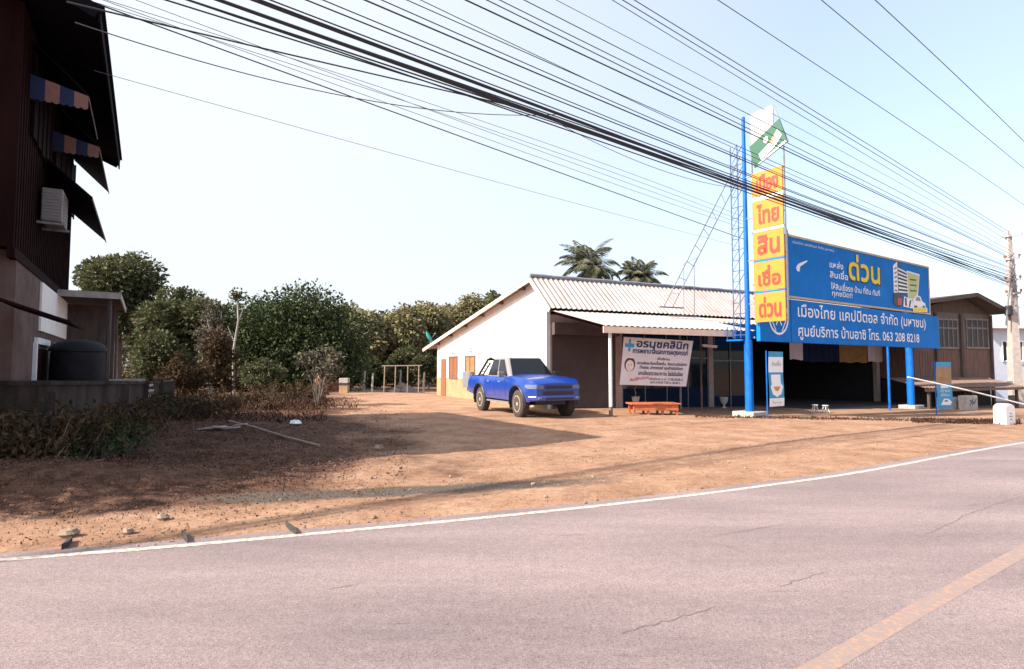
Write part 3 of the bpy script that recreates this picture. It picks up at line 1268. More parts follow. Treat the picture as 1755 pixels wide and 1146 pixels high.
for a0, a1, b0, b1 in ((.075, .105, .70, .96), (.025, .155, .79, .87)):
    mb.face([bpt(a0, b0, .004 + a0 * .01), bpt(a1, b0, .004 + a0 * .01), bpt(a1, b1, .004 + a0 * .01), bpt(a0, b1, .004 + a0 * .01)])
mb.build('cross', M_CYAN, ban)
mb = MB()


def blob(mb, ca, cb, ra, rb, off, mi=0, n=20):
    mb.face([bpt(ca + ra * math.cos(2 * math.pi * k / n), cb + rb * math.sin(2 * math.pi * k / n), off) for k in range(n)], mi)


blob(mb, .115, .43, .078, .15, .003, 0)
blob(mb, .115, .405, .058, .115, .0045, 1)
mb.face([bpt(.075, .56, .0055), bpt(.155, .56, .0055), bpt(.145, .63, .0055), bpt(.085, .63, .0055)], 1)
blob(mb, .095, .42, .007, .012, .006, 0, 8)
blob(mb, .137, .42, .007, .012, .006, 0, 8)
mb.face([bpt(.10, .345, .006), bpt(.13, .345, .006), bpt(.12, .335, .006)], 2)
mb.face([bpt(.095, .20, .004), bpt(.135, .20, .004), bpt(.125, .29, .004), bpt(.105, .29, .004)], 1)
mb.build('nurse_drawing', [M_INK, M_FASC, M_RED], ban)
for k, a in enumerate(((0, 1), (1, 1))):
    mb = MB()
    p = bpt(*a)
    mb.tube([p, p + UP * .34 + UH * (.05 * (1 - 2 * k))], .006, 5)
    mb.build('string', M_WIRE, ban)

# low orange bench
b0, b1 = gnd(1086, 711), gnd(1163, 712)
d_ = (b1 - b0)
d_.z = 0
BL = d_.length
d_.normalize()
dn = V3((-d_.y, d_.x, 0))
be = thing('low_bench', 'low orange wooden bench on short legs below the clinic banner', 'bench', b0)
mb = MB()
bz = 0.33
mb.obox(b0 + UP * bz - d_ * .08 - dn * .05, d_ * (BL + .16), dn * .75, UP * .045)
mb.build('seat', M_BENCH, be, bevel=.01)
mb = MB()
for k in range(2):
    mb.obox(b0 + UP * (bz - .19) + dn * (.0 + k * .62), d_ * BL, dn * .03, UP * .188)
mb.build('apron', M_BENCH, be)
for k in range(4):
    for j in range(2):
        mb = MB()
        mb.obox(b0 + d_ * (k * (BL - .07) / 3) + dn * (j * .56 + .032) - UP * .03, d_ * .07, dn * .056, UP * (bz + .028))
        mb.build('leg', M_BENCH, be)


def urn(px, py, h, label, group=None, plant=False):
    p = gnd(px, py)
    t = thing('pedestal_urn' if not plant else 'white_planter', label, 'planter', p)
    mb = MB()
    k = h / .62
    mb.lathe(p, [(.13 * k, 0), (.13 * k, .04 * k), (.06 * k, .08 * k), (.05 * k, .2 * k), (.11 * k, .25 * k), (.2 * k, .4 * k), (.235 * k, .6 * k), (.25 * k, .62 * k), (.21 * k, .62 * k), (.19 * k, .56 * k), (.02, .55 * k)], 20)
    mb.build('bowl', M_FOLI, t, smooth=True)
    if plant:
        mb = MB()
        b = p + UP * .55 * k
        mb.tube([b, b + V3((.02, 0, .2)), b + V3((-.03, .01, .33)), b + V3((.03, .0, .42))], [.022, .02, .016, .01], 6)
        mb.build('stem', M_BARKG, t)
    return t


urn(1089, 699, .46, 'white footed planter with one bare stick behind the orange bench', plant=True)
urn(1241, 699.5, .46, 'pale pedestal urn standing in the shade before the glazed front')

# fluorescent fitting
p = on_plane(1205, 591, A + FN * 2.2, UH)
q = on_plane(1228, 593, A + FN * 2.2, UH)
fl = thing('tube_light', 'white fluorescent tube fitting hanging under the awning', 'lamp', p)
mb = MB()
mb.beam(p, q, .10, .05)
mb.build('housing', M_WPAINT, fl)
mb = MB()
mb.tube([p - UP * .05, q - UP * .05], .02, 8)
mb.build('tube', M_WPAINT, fl)
for r_ in (p.lerp(q, .15), p.lerp(q, .85)):
    mb = MB()
    mb.tube([r_, V3((r_.x, r_.y, joint.z - .6))], .006, 5)
    mb.build('hanger', M_STEEL, fl)


def drape(name, label, cat, px0, px1, py0, py1, off, m, fold=.03):
    a = on_plane(px0, py0, A + FN * off, UH)
    b = on_plane(px1, py0, A + FN * off, UH)
    zb_ = on_plane((px0 + px1) / 2, py1, A + FN * off, UH).z
    L_ = (b - a).length
    n_ = max(8, int(L_ / .08))
    mb = MB()
    for s in (0, 1):
        for k in range(n_ + 1):
            p = a + UH * (L_ * k / n_) + FN * (fold * math.sin(k * 1.1) - .008 * s)
            mb.v.append(V3((p.x, p.y, a.z)))
            mb.v.append(V3((p.x, p.y, zb_ + .03 * math.sin(k * .5))))
    for s in (0, 1):
        for k in range(n_):
            q_ = s * 2 * (n_ + 1) + 2 * k
            f_ = [q_, q_ + 2, q_ + 3, q_ + 1]
            mb.f.append(f_ if s else f_[::-1])
            mb.m.append(0)
    return tag(mb.build(name, m, smooth=True, origin=a), label, cat)


drape('hanging_cloth', 'dark blue cloth hung along the top of the open bay', 'cloth', 1376, 1441, 585, 620, .0, M_NAVYD)
drape('hanging_cloth', 'ochre cloth hung beside the dark blue cloth in the bay', 'cloth', 1438, 1486, 588, 621, .03, M_OCHRE)
drape('sun_screen', 'pale pink screen sheet closing the top of the far bay', 'screen', 1487, 1553, 590, 620, .0, M_VINYL, .015)
drape('hanging_cloth', 'patterned white cloth hung next to the standing banner', 'cloth', 1353, 1376, 585, 616, .05, M_VINYL, .03)

# small white stools in the dark bay
st0 = None
for px, py in ((1397, 706), (1415, 707)):
    p = gnd(px, py)
    if st0 is None:
        st0 = thing('splayed_stool', 'small white stool with splayed legs in the dark bay', 'stool', (0, 0, 0), 'white stools in the bay')
        mb = MB()
        mb.lathe((0, 0, .30), [(.12, 0), (.15, .02), (.15, .05), (.13, .06)], 12)
        mb.build('seat', M_FOLI, st0)
        for k in range(4):
            a = math.pi / 4 + k * math.pi / 2
            mb = MB()
            mb.tube([(.07 * math.cos(a), .07 * math.sin(a), .31), (.17 * math.cos(a), .17 * math.sin(a), 0)], .025, 6)
            mb.build('leg', M_FOLI, st0)
        st0.location = p
        st0.scale = (.8, .8, .8)
        tag(st0, 'dimmer small white stool with splayed legs, nearer the standing banner')
    else:
        dup(st0, p, .4, 'brighter small white stool with splayed legs, nearer the thin blue post')
# ------------------------------------------------------------------ sign pylon
PB = gnd(1285, 714)
pyl = thing('sign_pylon', 'tall blue sign pole with a column of yellow panels and a green emblem on top', 'sign', PB)
mb = MB()
ztop = on_plane(1281, 198, PB, N).z
zsp = on_plane(1285, 584, PB, N).z
mb.tube([PB + UP * .1, V3((PB.x, PB.y, zsp)), V3((PB.x, PB.y, zsp + .02)), V3((PB.x, PB.y, ztop * .6)), V3((PB.x, PB.y, ztop))], [.135, .13, .085, .072, .055], 16)
mb.build('pole', M_BLUEP, pyl, smooth=True)
mb = MB()
mb.box(PB + UP * .08, .78, .78, .2, U, N, UP)
mb.build('plinth', M_CONC, pyl, bevel=.02)


def pz_(y):
    return on_plane(1293, y, PB, N).z


w0 = (on_plane(1293, 400, PB, N) - PB).dot(N)
w1 = (on_plane(1345.5, 400, PB, N) - PB).dot(N)
W = w1 - w0
PN = -U                                        # panels face the coming traffic
pr = -N                                        # as read: from the viewer the panel runs from pole to road
words_ = ('เมือง', 'ไทย', 'สิน', 'เชื่อ', 'ด่วน')
ys_ = ((298, 339), (347, 395), (400, 447), (451, 500), (504, 553))
for (ya, yb), wd in zip(ys_, words_):
    za, zb = pz_(ya), pz_(yb)
    o_ = V3((PB.x, PB.y, zb)) + N * w0
    mb = MB()
    mb.obox(o_ + PN * .02, N * W, PN * .06, UP * (za - zb))
    pn = mb.build('yellow_panel', M_YEL, pyl, bevel=.006)
    mb = MB()
    H_ = za - zb
    write(mb, wd, o_ + PN * .085 + N * (W * .14) + UP * (H_ * .16), N, UP, W * .70, H_ * .66, PN, .035)
    mb.build('lettering', M_RED, pn)
for i in range(4):
    za, zb = pz_(ys_[i][1]), pz_(ys_[i + 1][0])
    mb = MB()
    mb.obox(V3((PB.x, PB.y, zb + .012)) + N * w0 + PN * .015, N * W, PN * .05, UP * (za - zb - .024))
    mb.build('spacer', M_SIGNW if i < 2 else M_BLUE, pyl)
# white panel and green emblem at the top
q = [on_plane(*p, PB, N) for p in ((1286, 198), (1325, 180), (1326, 226), (1290, 262))]
mb = MB()
mb.prism([p + PN * .0 for p in q], PN * .04)
mb.build('white_panel', M_WPANEL, pyl)
mb = MB()
for a_, b_ in zip(q, q[1:] + q[:1]):
    mb.beam(a_ + PN * .03, b_ + PN * .03, .03)
mb.build('white_panel_frame', M_STEEL, pyl)
q = [on_plane(*p, PB, N) for p in ((1287, 253), (1338, 204), (1352, 243), (1296, 288))]
mb = MB()
mb.prism([p + PN * .045 for p in q], PN * .05)
em = mb.build('green_emblem', M_GRN, pyl)


def ep(a, b):
    return q[0].lerp(q[1], a).lerp(q[3].lerp(q[2], a), b)


mb = MB()
for pts in ([(.20, .62), (.62, .52), (.86, .30), (.93, .62), (.70, .80), (.24, .93)], [(.08, .97), (.95, .90), (.99, .99), (.16, 1.0)]):
    mb.face([ep(a, b) + PN * .098 for a, b in pts])
mb.face([ep(.50 + .07 * math.cos(k * .5236), .30 + .13 * math.sin(k * .5236)) + PN * .098 for k in range(12)])
mb.build('white_figure', M_SIGNW, em)
mb = MB()
mb.face([ep(a, b) + PN * .099 for a, b in [(.56, .50), (.78, .36), (.74, .47), (.60, .58)]])
mb.build('yellow_mark', M_YEL, em)
# outer frame of the panel column
mb = MB()
zt_, zb_ = pz_(204), pz_(553)
for w in (w0 - .03, w1 + .03):
    top = on_plane(1325, 181, PB, N).z if w > w0 else zt_
    mb.beam(V3((PB.x, PB.y, zb_)) + N * w, V3((PB.x, PB.y, on_plane(1346, 250, PB, N).z if w > w0 else zt_)) + N * w, .035)
a_, b_ = on_plane(1326, 181, PB, N), on_plane(1352, 243, PB, N)
mb.beam(a_ + PN * .02, b_ + PN * .02, .025)
for yy in (300, 372, 445, 520):
    z_ = pz_(yy)
    mb.beam(V3((PB.x, PB.y, z_)), V3((PB.x, PB.y, z_)) + N * w1, .04)
mb.build('panel_frame', M_STEEL, pyl)
# ladder behind the pole
mb = MB()
lo = -N * .16
zb_, zt_ = pz_(578), pz_(238)
la, lb = PB + lo * 1.6, PB + lo * .2 + U * .12
for o_ in (PB - N * .26, PB - N * .52):
    mb.tube([V3((o_.x, o_.y, zb_)), V3((o_.x, o_.y, zt_))], .017, 6)
k = 0
z_ = zb_ + .1
while z_ < zt_:
    a_ = PB - N * .26
    b_ = PB - N * .52
    mb.tube([V3((a_.x, a_.y, z_)), V3((b_.x, b_.y, z_))], .014, 5)
    mb.tube([V3((a_.x, a_.y, z_)), V3((PB.x, PB.y, z_ + (.36 if k % 2 else 0)))], .014, 5)
    mb.tube([V3((b_.x, b_.y, z_)), V3((a_.x, a_.y, z_ + .36))], .010, 5)
    z_ += .36
    k += 1
mb.build('ladder', M_BLUEL, pyl)
# blue cradle under the ladder
mb = MB()
z_ = pz_(582)
mb.box(V3((PB.x, PB.y, z_)) - N * .35, .5, .6, .05, U, N, UP)
for s_ in (-.22, .22):
    mb.beam(V3((PB.x, PB.y, z_)) - N * .62 + U * s_, V3((PB.x, PB.y, z_ + .45)) - N * .62 + U * s_, .025)
mb.build('ladder_cradle', M_BLUEP, pyl)

# lattice brace standing on the awning roof
tr = thing('lattice_brace', 'slanting grey ladder truss from the shop roof up to the blue sign pole', 'brace', at(1150, 524, 19.6))
PT = (joint + awn) / 2
f0, f1 = on_plane(1137, 527, joint + FN * .3, UH), on_plane(1152, 527, joint + FN * .3, UH)
t0 = V3((PB.x, PB.y, on_plane(1268, 268, PB, N).z)) - N * .15
t1 = V3((PB.x, PB.y, on_plane(1275, 290, PB, N).z)) - N * .05
mb = MB()
mb.tube([f0, t0], .018, 6)
mb.build('rail', M_STEEL, tr)
mb = MB()
mb.tube([f1, t1], .018, 6)
mb.build('rail', M_STEEL, tr)
for k in range(1, 9):
    t = k / 9.0
    mb = MB()
    mb.tube([f0.lerp(t0, t), f1.lerp(t1, t)], .012, 5)
    mb.build('rung', M_STEEL, tr)
for px, t in ((1172, .40), (1190, .47)):
    g = f1.lerp(t1, t)
    mb = MB()
    s_ = (on_plane(px, 500, joint + FN * .6, UH) - joint)
    foot = on_plane(px, 540, joint + FN * .9, UH)
    top = on_plane(px, 452, joint + FN * .9, UH)
    mb.tube([foot, top], .014, 6)
    mb.tube([top, g], .010, 5)
    mb.build('prop', M_STEEL, tr)
for y_, xa, xb in ((527, 1130, 1172), (542, 1146, 1200)):
    mb = MB()
    mb.beam(on_plane(xa, y_, joint + FN * .6, UH) + UP * .03, on_plane(xb, y_ + 2, joint + FN * .6, UH) + UP * .03, .05)
    mb.build('foot_bar', M_STEEL, tr)

# ------------------------------------------------------------------ blue board
BP = PB + N * .22
BX0 = on_plane(1296, 560, BP, U)
BX1 = on_plane(1603, 560, BP, U)
LBL = (BX1 - BX0).dot(U)


def bz(px, py):
    return on_plane(px, py, BP, U).z


bd = thing('company_board', 'wide blue two tier company board on a blue post beside the sign pole', 'billboard', V3((BX0.x, BX0.y, PB.z)))
zl0 = (bz(1350, 586) + bz(1600, 598)) / 2
zl1 = (bz(1350, 517) + bz(1600, 540)) / 2
print('BOARD', [round(v, 2) for v in (bz(1350, 586), bz(1600, 598), bz(1350, 517), bz(1600, 540), bz(1350, 413), bz(1590, 448), LBL)], 'pole', PB, 'A', A, 'B', B, 'ridge', ridge, 'joint', joint, 'awn', awn, 'back', back)
mb = MB()
mb.obox(V3((BX0.x, BX0.y, zl0)), U * LBL, N * .14, UP * (zl1 - zl0))
lp = mb.build('lower_panel', M_BLUE, bd, bevel=.012)
FA = N * .1475


def lb_(px):
    return (on_plane(px, 560, BP, U) - BX0).dot(U)


def on_lower(px, f):
    return V3((BX0.x, BX0.y, zl0 + (zl1 - zl0) * f)) + U * lb_(px) + FA


hl = zl1 - zl0
mb = MB()
write(mb, 'เมืองไทย แคปปิตอล จำกัด (มหาชน)', on_lower(1361, .53), U, UP, lb_(1580) - lb_(1361), hl * .40, N, .010)
write(mb, 'ศูนย์บริการ บ้านอาซิ โทร. 063 208 8218', on_lower(1361, .07), U, UP, lb_(1568) - lb_(1361), hl * .38, N, .010)
mb.build('lettering', M_SIGNW, lp)
# round emblem at the left end
mb = MB()
cc = on_lower(1328, .56)
rr = hl * .40
for k in range(36):
    a0, a1 = 2 * math.pi * k / 36, 2 * math.pi * (k + 1) / 36
    mb.face([cc + U * (r * math.cos(a)) + UP * (r * math.sin(a)) for r, a in ((rr, a0), (rr, a1), (rr * .88, a1), (rr * .88, a0))][::-1])
for s_ in (-1, 1):
    mb.beam(cc + U * (-.28 * rr * s_) + UP * (-.45 * rr), cc + U * (.28 * rr * s_) + UP * (.35 * rr), .05, .006, up=N)
    mb.beam(cc + U * (.86 * rr * s_) + UP * (.05 * rr), cc + U * (.30 * rr * s_) - UP * (.78 * rr), .04, .006, up=N)
    mb.beam(cc + U * (.62 * rr * s_) + UP * (.60 * rr), cc + U * (.30 * rr * s_) - UP * (.0 * rr), .04, .006, up=N)
mb.build('round_emblem', M_SIGNW, lp)
mb = MB()
mb.obox(on_lower(1349, .0) - FA + N * .1455, U * .03, N * .003, UP * hl)
mb.build('panel_joint', M_NAVY, lp)

# upper panel
zu0 = zl1 + .05
zu1 = (bz(1350, 415) + bz(1590, 449)) / 2
ux0, ux1 = lb_(1346), lb_(1591)
hu, wu = zu1 - zu0, ux1 - ux0
uo = V3((BX0.x, BX0.y, zu0)) + U * ux0
mb = MB()
mb.obox(uo - N * .02, U * wu, N * .12, UP * hu)
up_ = mb.build('upper_panel', M_BLUE, bd)
mb = MB()
t = .075
for a_, sx, sz in ((UP * 0, wu, t), (UP * (hu - t), wu, t)):
    mb.obox(uo - N * .03 + a_, U * sx, N * .15, UP * sz)
for s_ in (0, wu - t):
    mb.obox(uo - N * .03 + U * s_ + UP * t, U * t, N * .15, UP * (hu - 2 * t))
mb.build('frame', M_FRAME, up_)
UF = N * .106


def on_upper(a, b, k=0):
    return uo + U * (wu * a) + UP * (hu * b) + N * (.106 + .003 * k)


mb = MB()
write(mb, 'เมืองไทย แคปปิตอล จำกัด (มหาชน)', on_upper(.035, .865), U, UP, wu * .24, hu * .055, N, 0)
write(mb, 'แหล่ง', on_upper(.245, .60), U, UP, wu * .085, hu * .12, N, .008)
write(mb, 'สินเชื่อ', on_upper(.245, .43), U, UP, wu * .115, hu * .15, N, .008)
write(mb, 'ให้สินเชื่อรถ บ้าน ที่ดิน ทันที', on_upper(.25, .235), U, UP, wu * .33, hu * .14, N, .006)
write(mb, 'ทุกชนิด!!', on_upper(.255, .10), U, UP, wu * .13, hu * .11, N, .006)
mb.build('lettering', M_SIGNW, up_)
mb = MB()
write(mb, 'ด่วน', on_upper(.358, .43), U, UP, wu * .23, hu * .46, N, .07)
mb.build('slogan_shadow', M_NAVY, up_)
mb = MB()
write(mb, 'ด่วน', on_upper(.366, .455, 2), U, UP, wu * .215, hu * .44, N, .045)
tag(mb.build('slogan', M_YELB, up_), 'large yellow word on the upper panel')


def upoly(mb, pts, k, mi=0):
    mb.face([on_upper(a, b, k) for a, b in pts], mi)


mb = MB()
upoly(mb, [(.055, .44), (.068, .44), (.072, .52), (.115, .63), (.108, .64), (.062, .56), (.05, .50)], 1)
mb.build('torn_patch', M_SIGNW, up_)
# picture of an office block, a banner and vehicles
mb = MB()
upoly(mb, [(.690, .33), (.725, .30), (.725, .96), (.690, .86)], 1, 0)
upoly(mb, [(.725, .30), (.815, .36), (.815, .66), (.725, .96)], 1, 1)
for k in range(7):
    b = .36 + k * .075
    upoly(mb, [(.729, b), (.811, b + .02 - (k * .012)), (.811, b + .045 - k * .012), (.729, b + .035)], 2, 0)
for k in range(6):
    upoly(mb, [(.697, .38 + k * .08), (.718, .37 + k * .09), (.718, .41 + k * .09), (.697, .41 + k * .08)], 2, 2)
upoly(mb, [(.803, .26), (.885, .26), (.912, .80), (.800, .82)], 3, 0)
upoly(mb, [(.808, .28), (.880, .28), (.905, .77), (.806, .79)], 4, 3)
for k in range(3):
    upoly(mb, [(.822, .42 + k * .11), (.878, .43 + k * .11), (.880, .46 + k * .11), (.822, .45 + k * .11)], 5, 4)
upoly(mb, [(.680, .14), (.70, .10), (.735, .08), (.755, .14), (.757, .30), (.73, .36), (.69, .34)], 5, 1)
upoly(mb, [(.715, .12), (.745, .12), (.75, .25), (.718, .25)], 6, 5)
upoly(mb, [(.760, .10), (.845, .08), (.84, .25), (.77, .30)], 5, 0)
upoly(mb, [(.775, .12), (.79, .12), (.79, .27), (.775, .27)], 6, 1)
upoly(mb, [(.805, .10), (.815, .10), (.83, .24), (.815, .24)], 6, 1)
upoly(mb, [(.835, .10), (.955, .14), (.95, .22), (.925, .25), (.91, .34), (.875, .37), (.845, .26)], 7, 0)
upoly(mb, [(.862, .25), (.91, .25), (.903, .32), (.876, .33)], 8, 2)
upoly(mb, [(.85, .09), (.875, .09), (.878, .15), (.852, .15)], 8, 1)
upoly(mb, [(.925, .12), (.945, .12), (.946, .17), (.926, .17)], 8, 1)
mb.build('office_picture', [M_SIGNW, M_BLACK, M_STEEL, M_LIME, M_GRN, M_RED], up_)
mb = MB()
upoly(mb, [(.838, -.035 + .06), (.965, .045), (.965, .135), (.838, .10)], 9, 0)
upoly(mb, [(.845, .035), (.958, .055), (.958, .125), (.845, .092)], 10, 1)
mb.build('button_picture', [M_SIGNW, M_YELB], up_)

# posts of the board
pr_ = gnd(1562, 716)
for p, r, lab in ((pr_, .15, 'thick blue far post'), (gnd(1525, 714), .05, 'thin blue post')):
    pp = BX0 + U * ((on_plane(1562 if r > .1 else 1525, 700, BP - N * .25, U) - BX0).dot(U)) - N * .25
    g = terrain(pp.x, pp.y)
    mb = MB()
    top_ = zu1 - .2 if r > .1 else zl0 + .3
    mb.tube([V3((pp.x, pp.y, g - .1)), V3((pp.x, pp.y, top_))], r, 16)
    po = mb.build('post', M_BLUEP, bd, smooth=True)
    tag(po, lab)
    if r > .1:
        mb = MB()
        mb.box(V3((pp.x, pp.y, g + .06)), .75, .75, .24, U, N, UP)
        mb.build('plinth', M_CONC, bd, bevel=.02)
mb = MB()
for z_ in (zl0 + .1, zl1 - .1, zu0 + .3, zu1 - .2):
    o_ = V3((BX0.x, BX0.y, z_)) - N * .10
    mb.obox(o_, U * LBL * .97, N * .05, UP * .06)
mb.build('rear_frame', M_STEEL, bd)
mb = MB()
a_ = on_plane(1345, 378, PB + N * w1, U)
mb.tube([V3((PB.x, PB.y, pz_(395))) + N * w1, uo + U * .35 + UP * hu], .02, 6)
mb.build('stay', M_STEEL, bd)


def stick_banner(px0, px1, py0, py1, base, polepx, label, kind):
    p = gnd(*base)
    pl = p
    a, b = on_plane(px0, py0, p, U), on_plane(px1, py0, p, U)
    zt_, zb_ = a.z, on_plane(px0, py1, p, U).z
    t = thing('banner_stand', label, 'banner', p)
    mb = MB()
    q_ = on_plane(polepx, 650, p, U)
    mb.tube([V3((q_.x, q_.y, p.z - .05)), V3((q_.x, q_.y, zt_ + .02))], .02, 6)
    mb.build('pole', M_BLUEP, t)
    W_, H_ = (b - a).length, zt_ - zb_
    o_ = V3((a.x, a.y, zb_)) + N * .03

    def sp(u_, v_, k=0):
        return o_ + U * (W_ * u_) + UP * (H_ * v_) + N * (.012 * math.sin(v_ * 7) + .0025 * k)
    mb = MB()
    for k in range(10):
        v0, v1 = k / 10, (k + 1) / 10
        mb.face([sp(0, v0), sp(1, v0), sp(1, v1), sp(0, v1)])
        mb.face([sp(0, v1, -1), sp(1, v1, -1), sp(1, v0, -1), sp(0, v0, -1)])
    sh_ = mb.build('cloth', M_CYAN, t)
    mb = MB()

    def rect(u0, u1, v0, v1, k, mi):
        for j in range(6):
            a0, a1 = v0 + (v1 - v0) * j / 6, v0 + (v1 - v0) * (j + 1) / 6
            mb.face([sp(u0, a0, k), sp(u1, a0, k), sp(u1, a1, k), sp(u0, a1, k)], mi)

    def txt(body, u0, v0, u1, v1, k, mi):
        vs_, fs_ = text_polys(body)
        x0, x1 = min(v[0] for v in vs_), max(v[0] for v in vs_)
        y0, y1 = min(v[1] for v in vs_), max(v[1] for v in vs_)
        i = len(mb.v)
        for x, y in vs_:
            mb.v.append(sp(u0 + (u1 - u0) * (x - x0) / (x1 - x0), v0 + (v1 - v0) * (y - y0) / (y1 - y0), k))
        for f in fs_:
            mb.f.append([i + q for q in f])
            mb.m.append(mi)
    if kind == 0:
        rect(.0, 1, .62, .90, 2, 0)
        rect(.0, 1, .0, .15, 2, 0)
        txt('สินเชื่อ', .22, .74, .85, .84, 4, 2)
        rect(.16, .80, .42, .58, 2, 0)
        pts = [(.08, .36), (.22, .22), (.5, .17), (.80, .22), (.94, .36), (.80, .42), (.2, .42)]
        mb.face([sp(u, v, 3) for u, v in pts], 0)
        mb.face([sp(u, v, 4) for u, v in [(.28, .36), (.74, .36), (.6, .28), (.42, .28)]], 1)
        txt('โทร', .2, .05, .8, .10, 4, 1)
    else:
        rect(.0, 1, .52, .90, 2, 3)
        txt('ด่วน', .16, .60, .84, .70, 4, 4)
        txt('สินเชื่อ', .2, .77, .82, .85, 4, 1)
        rect(.25, .75, .44, .49, 2, 0)
        txt('บ้าน', .22, .35, .78, .42, 4, 0)
        txt('ที่ดิน', .22, .26, .78, .33, 4, 0)
        pts = [(.2, .08), (.85, .06), (.92, .13), (.7, .20), (.4, .21)]
        mb.face([sp(u, v, 3) for u, v in pts], 0)
        mb.face([sp(u, v, 4) for u, v in [(.42, .14), (.68, .14), (.62, .18), (.46, .18)]], 2)
    mb.build('print', [M_SIGNW, M_AMBER, M_STEEL, M_CREAM, M_RED], sh_)
    return t


stick_banner(1315, 1340, 602, 697, (1313, 716), 1314, 'blue and white loan banner on a thin pole close to the sign pole', 0)
stick_banner(1602, 1628, 620, 701, (1600, 713), 1603, 'blue and cream loan banner on a thin pole before the wooden house', 1)

# ------------------------------------------------------------------ pickup truck
tk = thing('pickup_truck', 'blue double cab pickup truck with dusty tyres parked beside the white house', 'pickup truck')


def arch_z(x):
    z = 0.46
    for c in (0, 2.95):
        d = abs(x - c)
        if d < 0.50:
            z = max(z, 0.38 + math.sqrt(0.50 ** 2 - d * d) * 1.0)
    if x > 3.35:
        z = 0.44 + (x - 3.35) * .12
    if x < -.5:
        z = .50 + (-.5 - x) * .12
    return z


def top_z(x):
    if x < 0.42:
        return 1.12
    if x < 2.05:
        return 1.14
    if x < 3.25:
        return 1.155 - ((x - 2.05) / 1.2) ** 2 * .06
    return 1.095 - ((x - 3.25) / .60) ** 2.6 * .17


def half_w(x, z):
    w = .885
    if x > 3.1:
        w -= ((x - 3.1) / .75) ** 2.3 * .20
    if x < -1:
        w -= (-1 - x) * .1
    w -= .085 * max(0, (z - .80) / .32) ** 2.2
    w -= .05 * max(0, (.7 - z) / .3)
    for c in (0, 2.95):                       # swollen wheel arches
        d = math.hypot(x - c, z - .38)
        if d < .68:
            w += .035 * (1 - max(0, d - .5) / .18)
    return w


sx = sorted(set([round(-1.2 + k * .05, 3) for k in range(102)] + [-.49, .49, 2.46, 3.44, -.45, .45, 2.5, 3.4]))
sx = [x for x in sx if x <= 3.86]
ring = []
for x in sx:
    zb_, zt_ = arch_z(x), top_z(x)
    row = [V3((x, half_w(x, zb_ + (zt_ - zb_) * k / 8), zb_ + (zt_ - zb_) * k / 8)) for k in range(9)]
    hw = row[-1].y
    top = [V3((x, hw * (1 - 2 * k / 8), zt_ + .055 * (1 - abs(1 - 2 * k / 8) ** 2.6))) for k in range(1, 8)]
    rt = [V3((p.x, -p.y, p.z)) for p in reversed(row)]
    ring.append(row + top + rt)
mb = MB()
for r in ring:
    mb.v += r
n_ = len(ring[0])
for i in range(len(ring) - 1):
    for k in range(n_):
        k2 = (k + 1) % n_
        mb.f.append([i * n_ + k, (i + 1) * n_ + k, (i + 1) * n_ + k2, i * n_ + k2])
        mb.m.append(0)
mb.f.append(list(range(n_)))
mb.f.append([(len(ring) - 1) * n_ + k for k in reversed(range(n_))])
mb.m += [0, 0]
body = mb.build('body', M_CARB, tk, smooth=True, angle=35)
# cab
mb = MB()
base = [(.35, .80), (.35, -.80), (2.32, -.80), (2.32, .80)]
roof = [(.58, .62), (.58, -.62), (1.62, -.60), (1.62, .60)]
mid = []
i0 = len(mb.v)
for (x, y) in base:
    mb.v.append(V3((x, y, 1.10)))
for (x, y) in roof:
    mb.v.append(V3((x, y, 1.72)))
mb.f += [[0, 4, 5, 1], [1, 5, 6, 2], [2, 6, 7, 3], [3, 7, 4, 0], [4, 7, 6, 5]]
mb.m += [0] * 5
cab = mb.build('cab', M_CARS, tk, smooth=True, bevel=.10)
cab.modifiers[0].segments = 4
tag(cab, 'pale silver cab roof and window pillars')


def cabp(face, a, b, off=.008):
    """point on one of the cab's faces (a along, b up)"""
    B_, T_ = [V3((x, y, 1.10)) for x, y in base], [V3((x, y, 1.72)) for x, y in roof]
    i, j = {'l': (0, 3), 'r': (1, 2), 'f': (3, 2), 'b': (0, 1)}[face]
    p = B_[i].lerp(B_[j], a).lerp(T_[i].lerp(T_[j], a), b)
    n = (B_[j] - B_[i]).cross(T_[i] - B_[i]).normalized()
    c = V3((1.3, 0, 1.3))
    if n.dot(p - c) < 0:
        n = -n
    return p + n * off


for face, spans in (('l', ((.07, .47), (.51, .86))), ('r', ((.07, .47), (.51, .86)))):
    for a0, a1 in spans:
        mb = MB()
        pts = [cabp(face, a0, .10), cabp(face, a1 + (.04 if a1 > .8 else 0), .10), cabp(face, a1 - (.04 if a1 > .8 else 0), .88), cabp(face, a0 + .03, .88)]
        n = (pts[1] - pts[0]).cross(pts[2] - pts[0]).normalized()
        mb.prism(pts, -n * .004 if n.y * pts[0].y > 0 else n * .004)
        mb.build('side_window', M_GLASS, cab)
for face, nm in (('f', 'windscreen'), ('b', 'rear_window')):
    mb = MB()
    pts = [cabp(face, .05, .07), cabp(face, .95, .07), cabp(face, .93, .92), cabp(face, .07, .92)]
    mb.prism(pts, (pts[1] - pts[0]).cross(pts[2] - pts[0]).normalized() * .004)
    mb.build(nm, M_GLASS, cab)
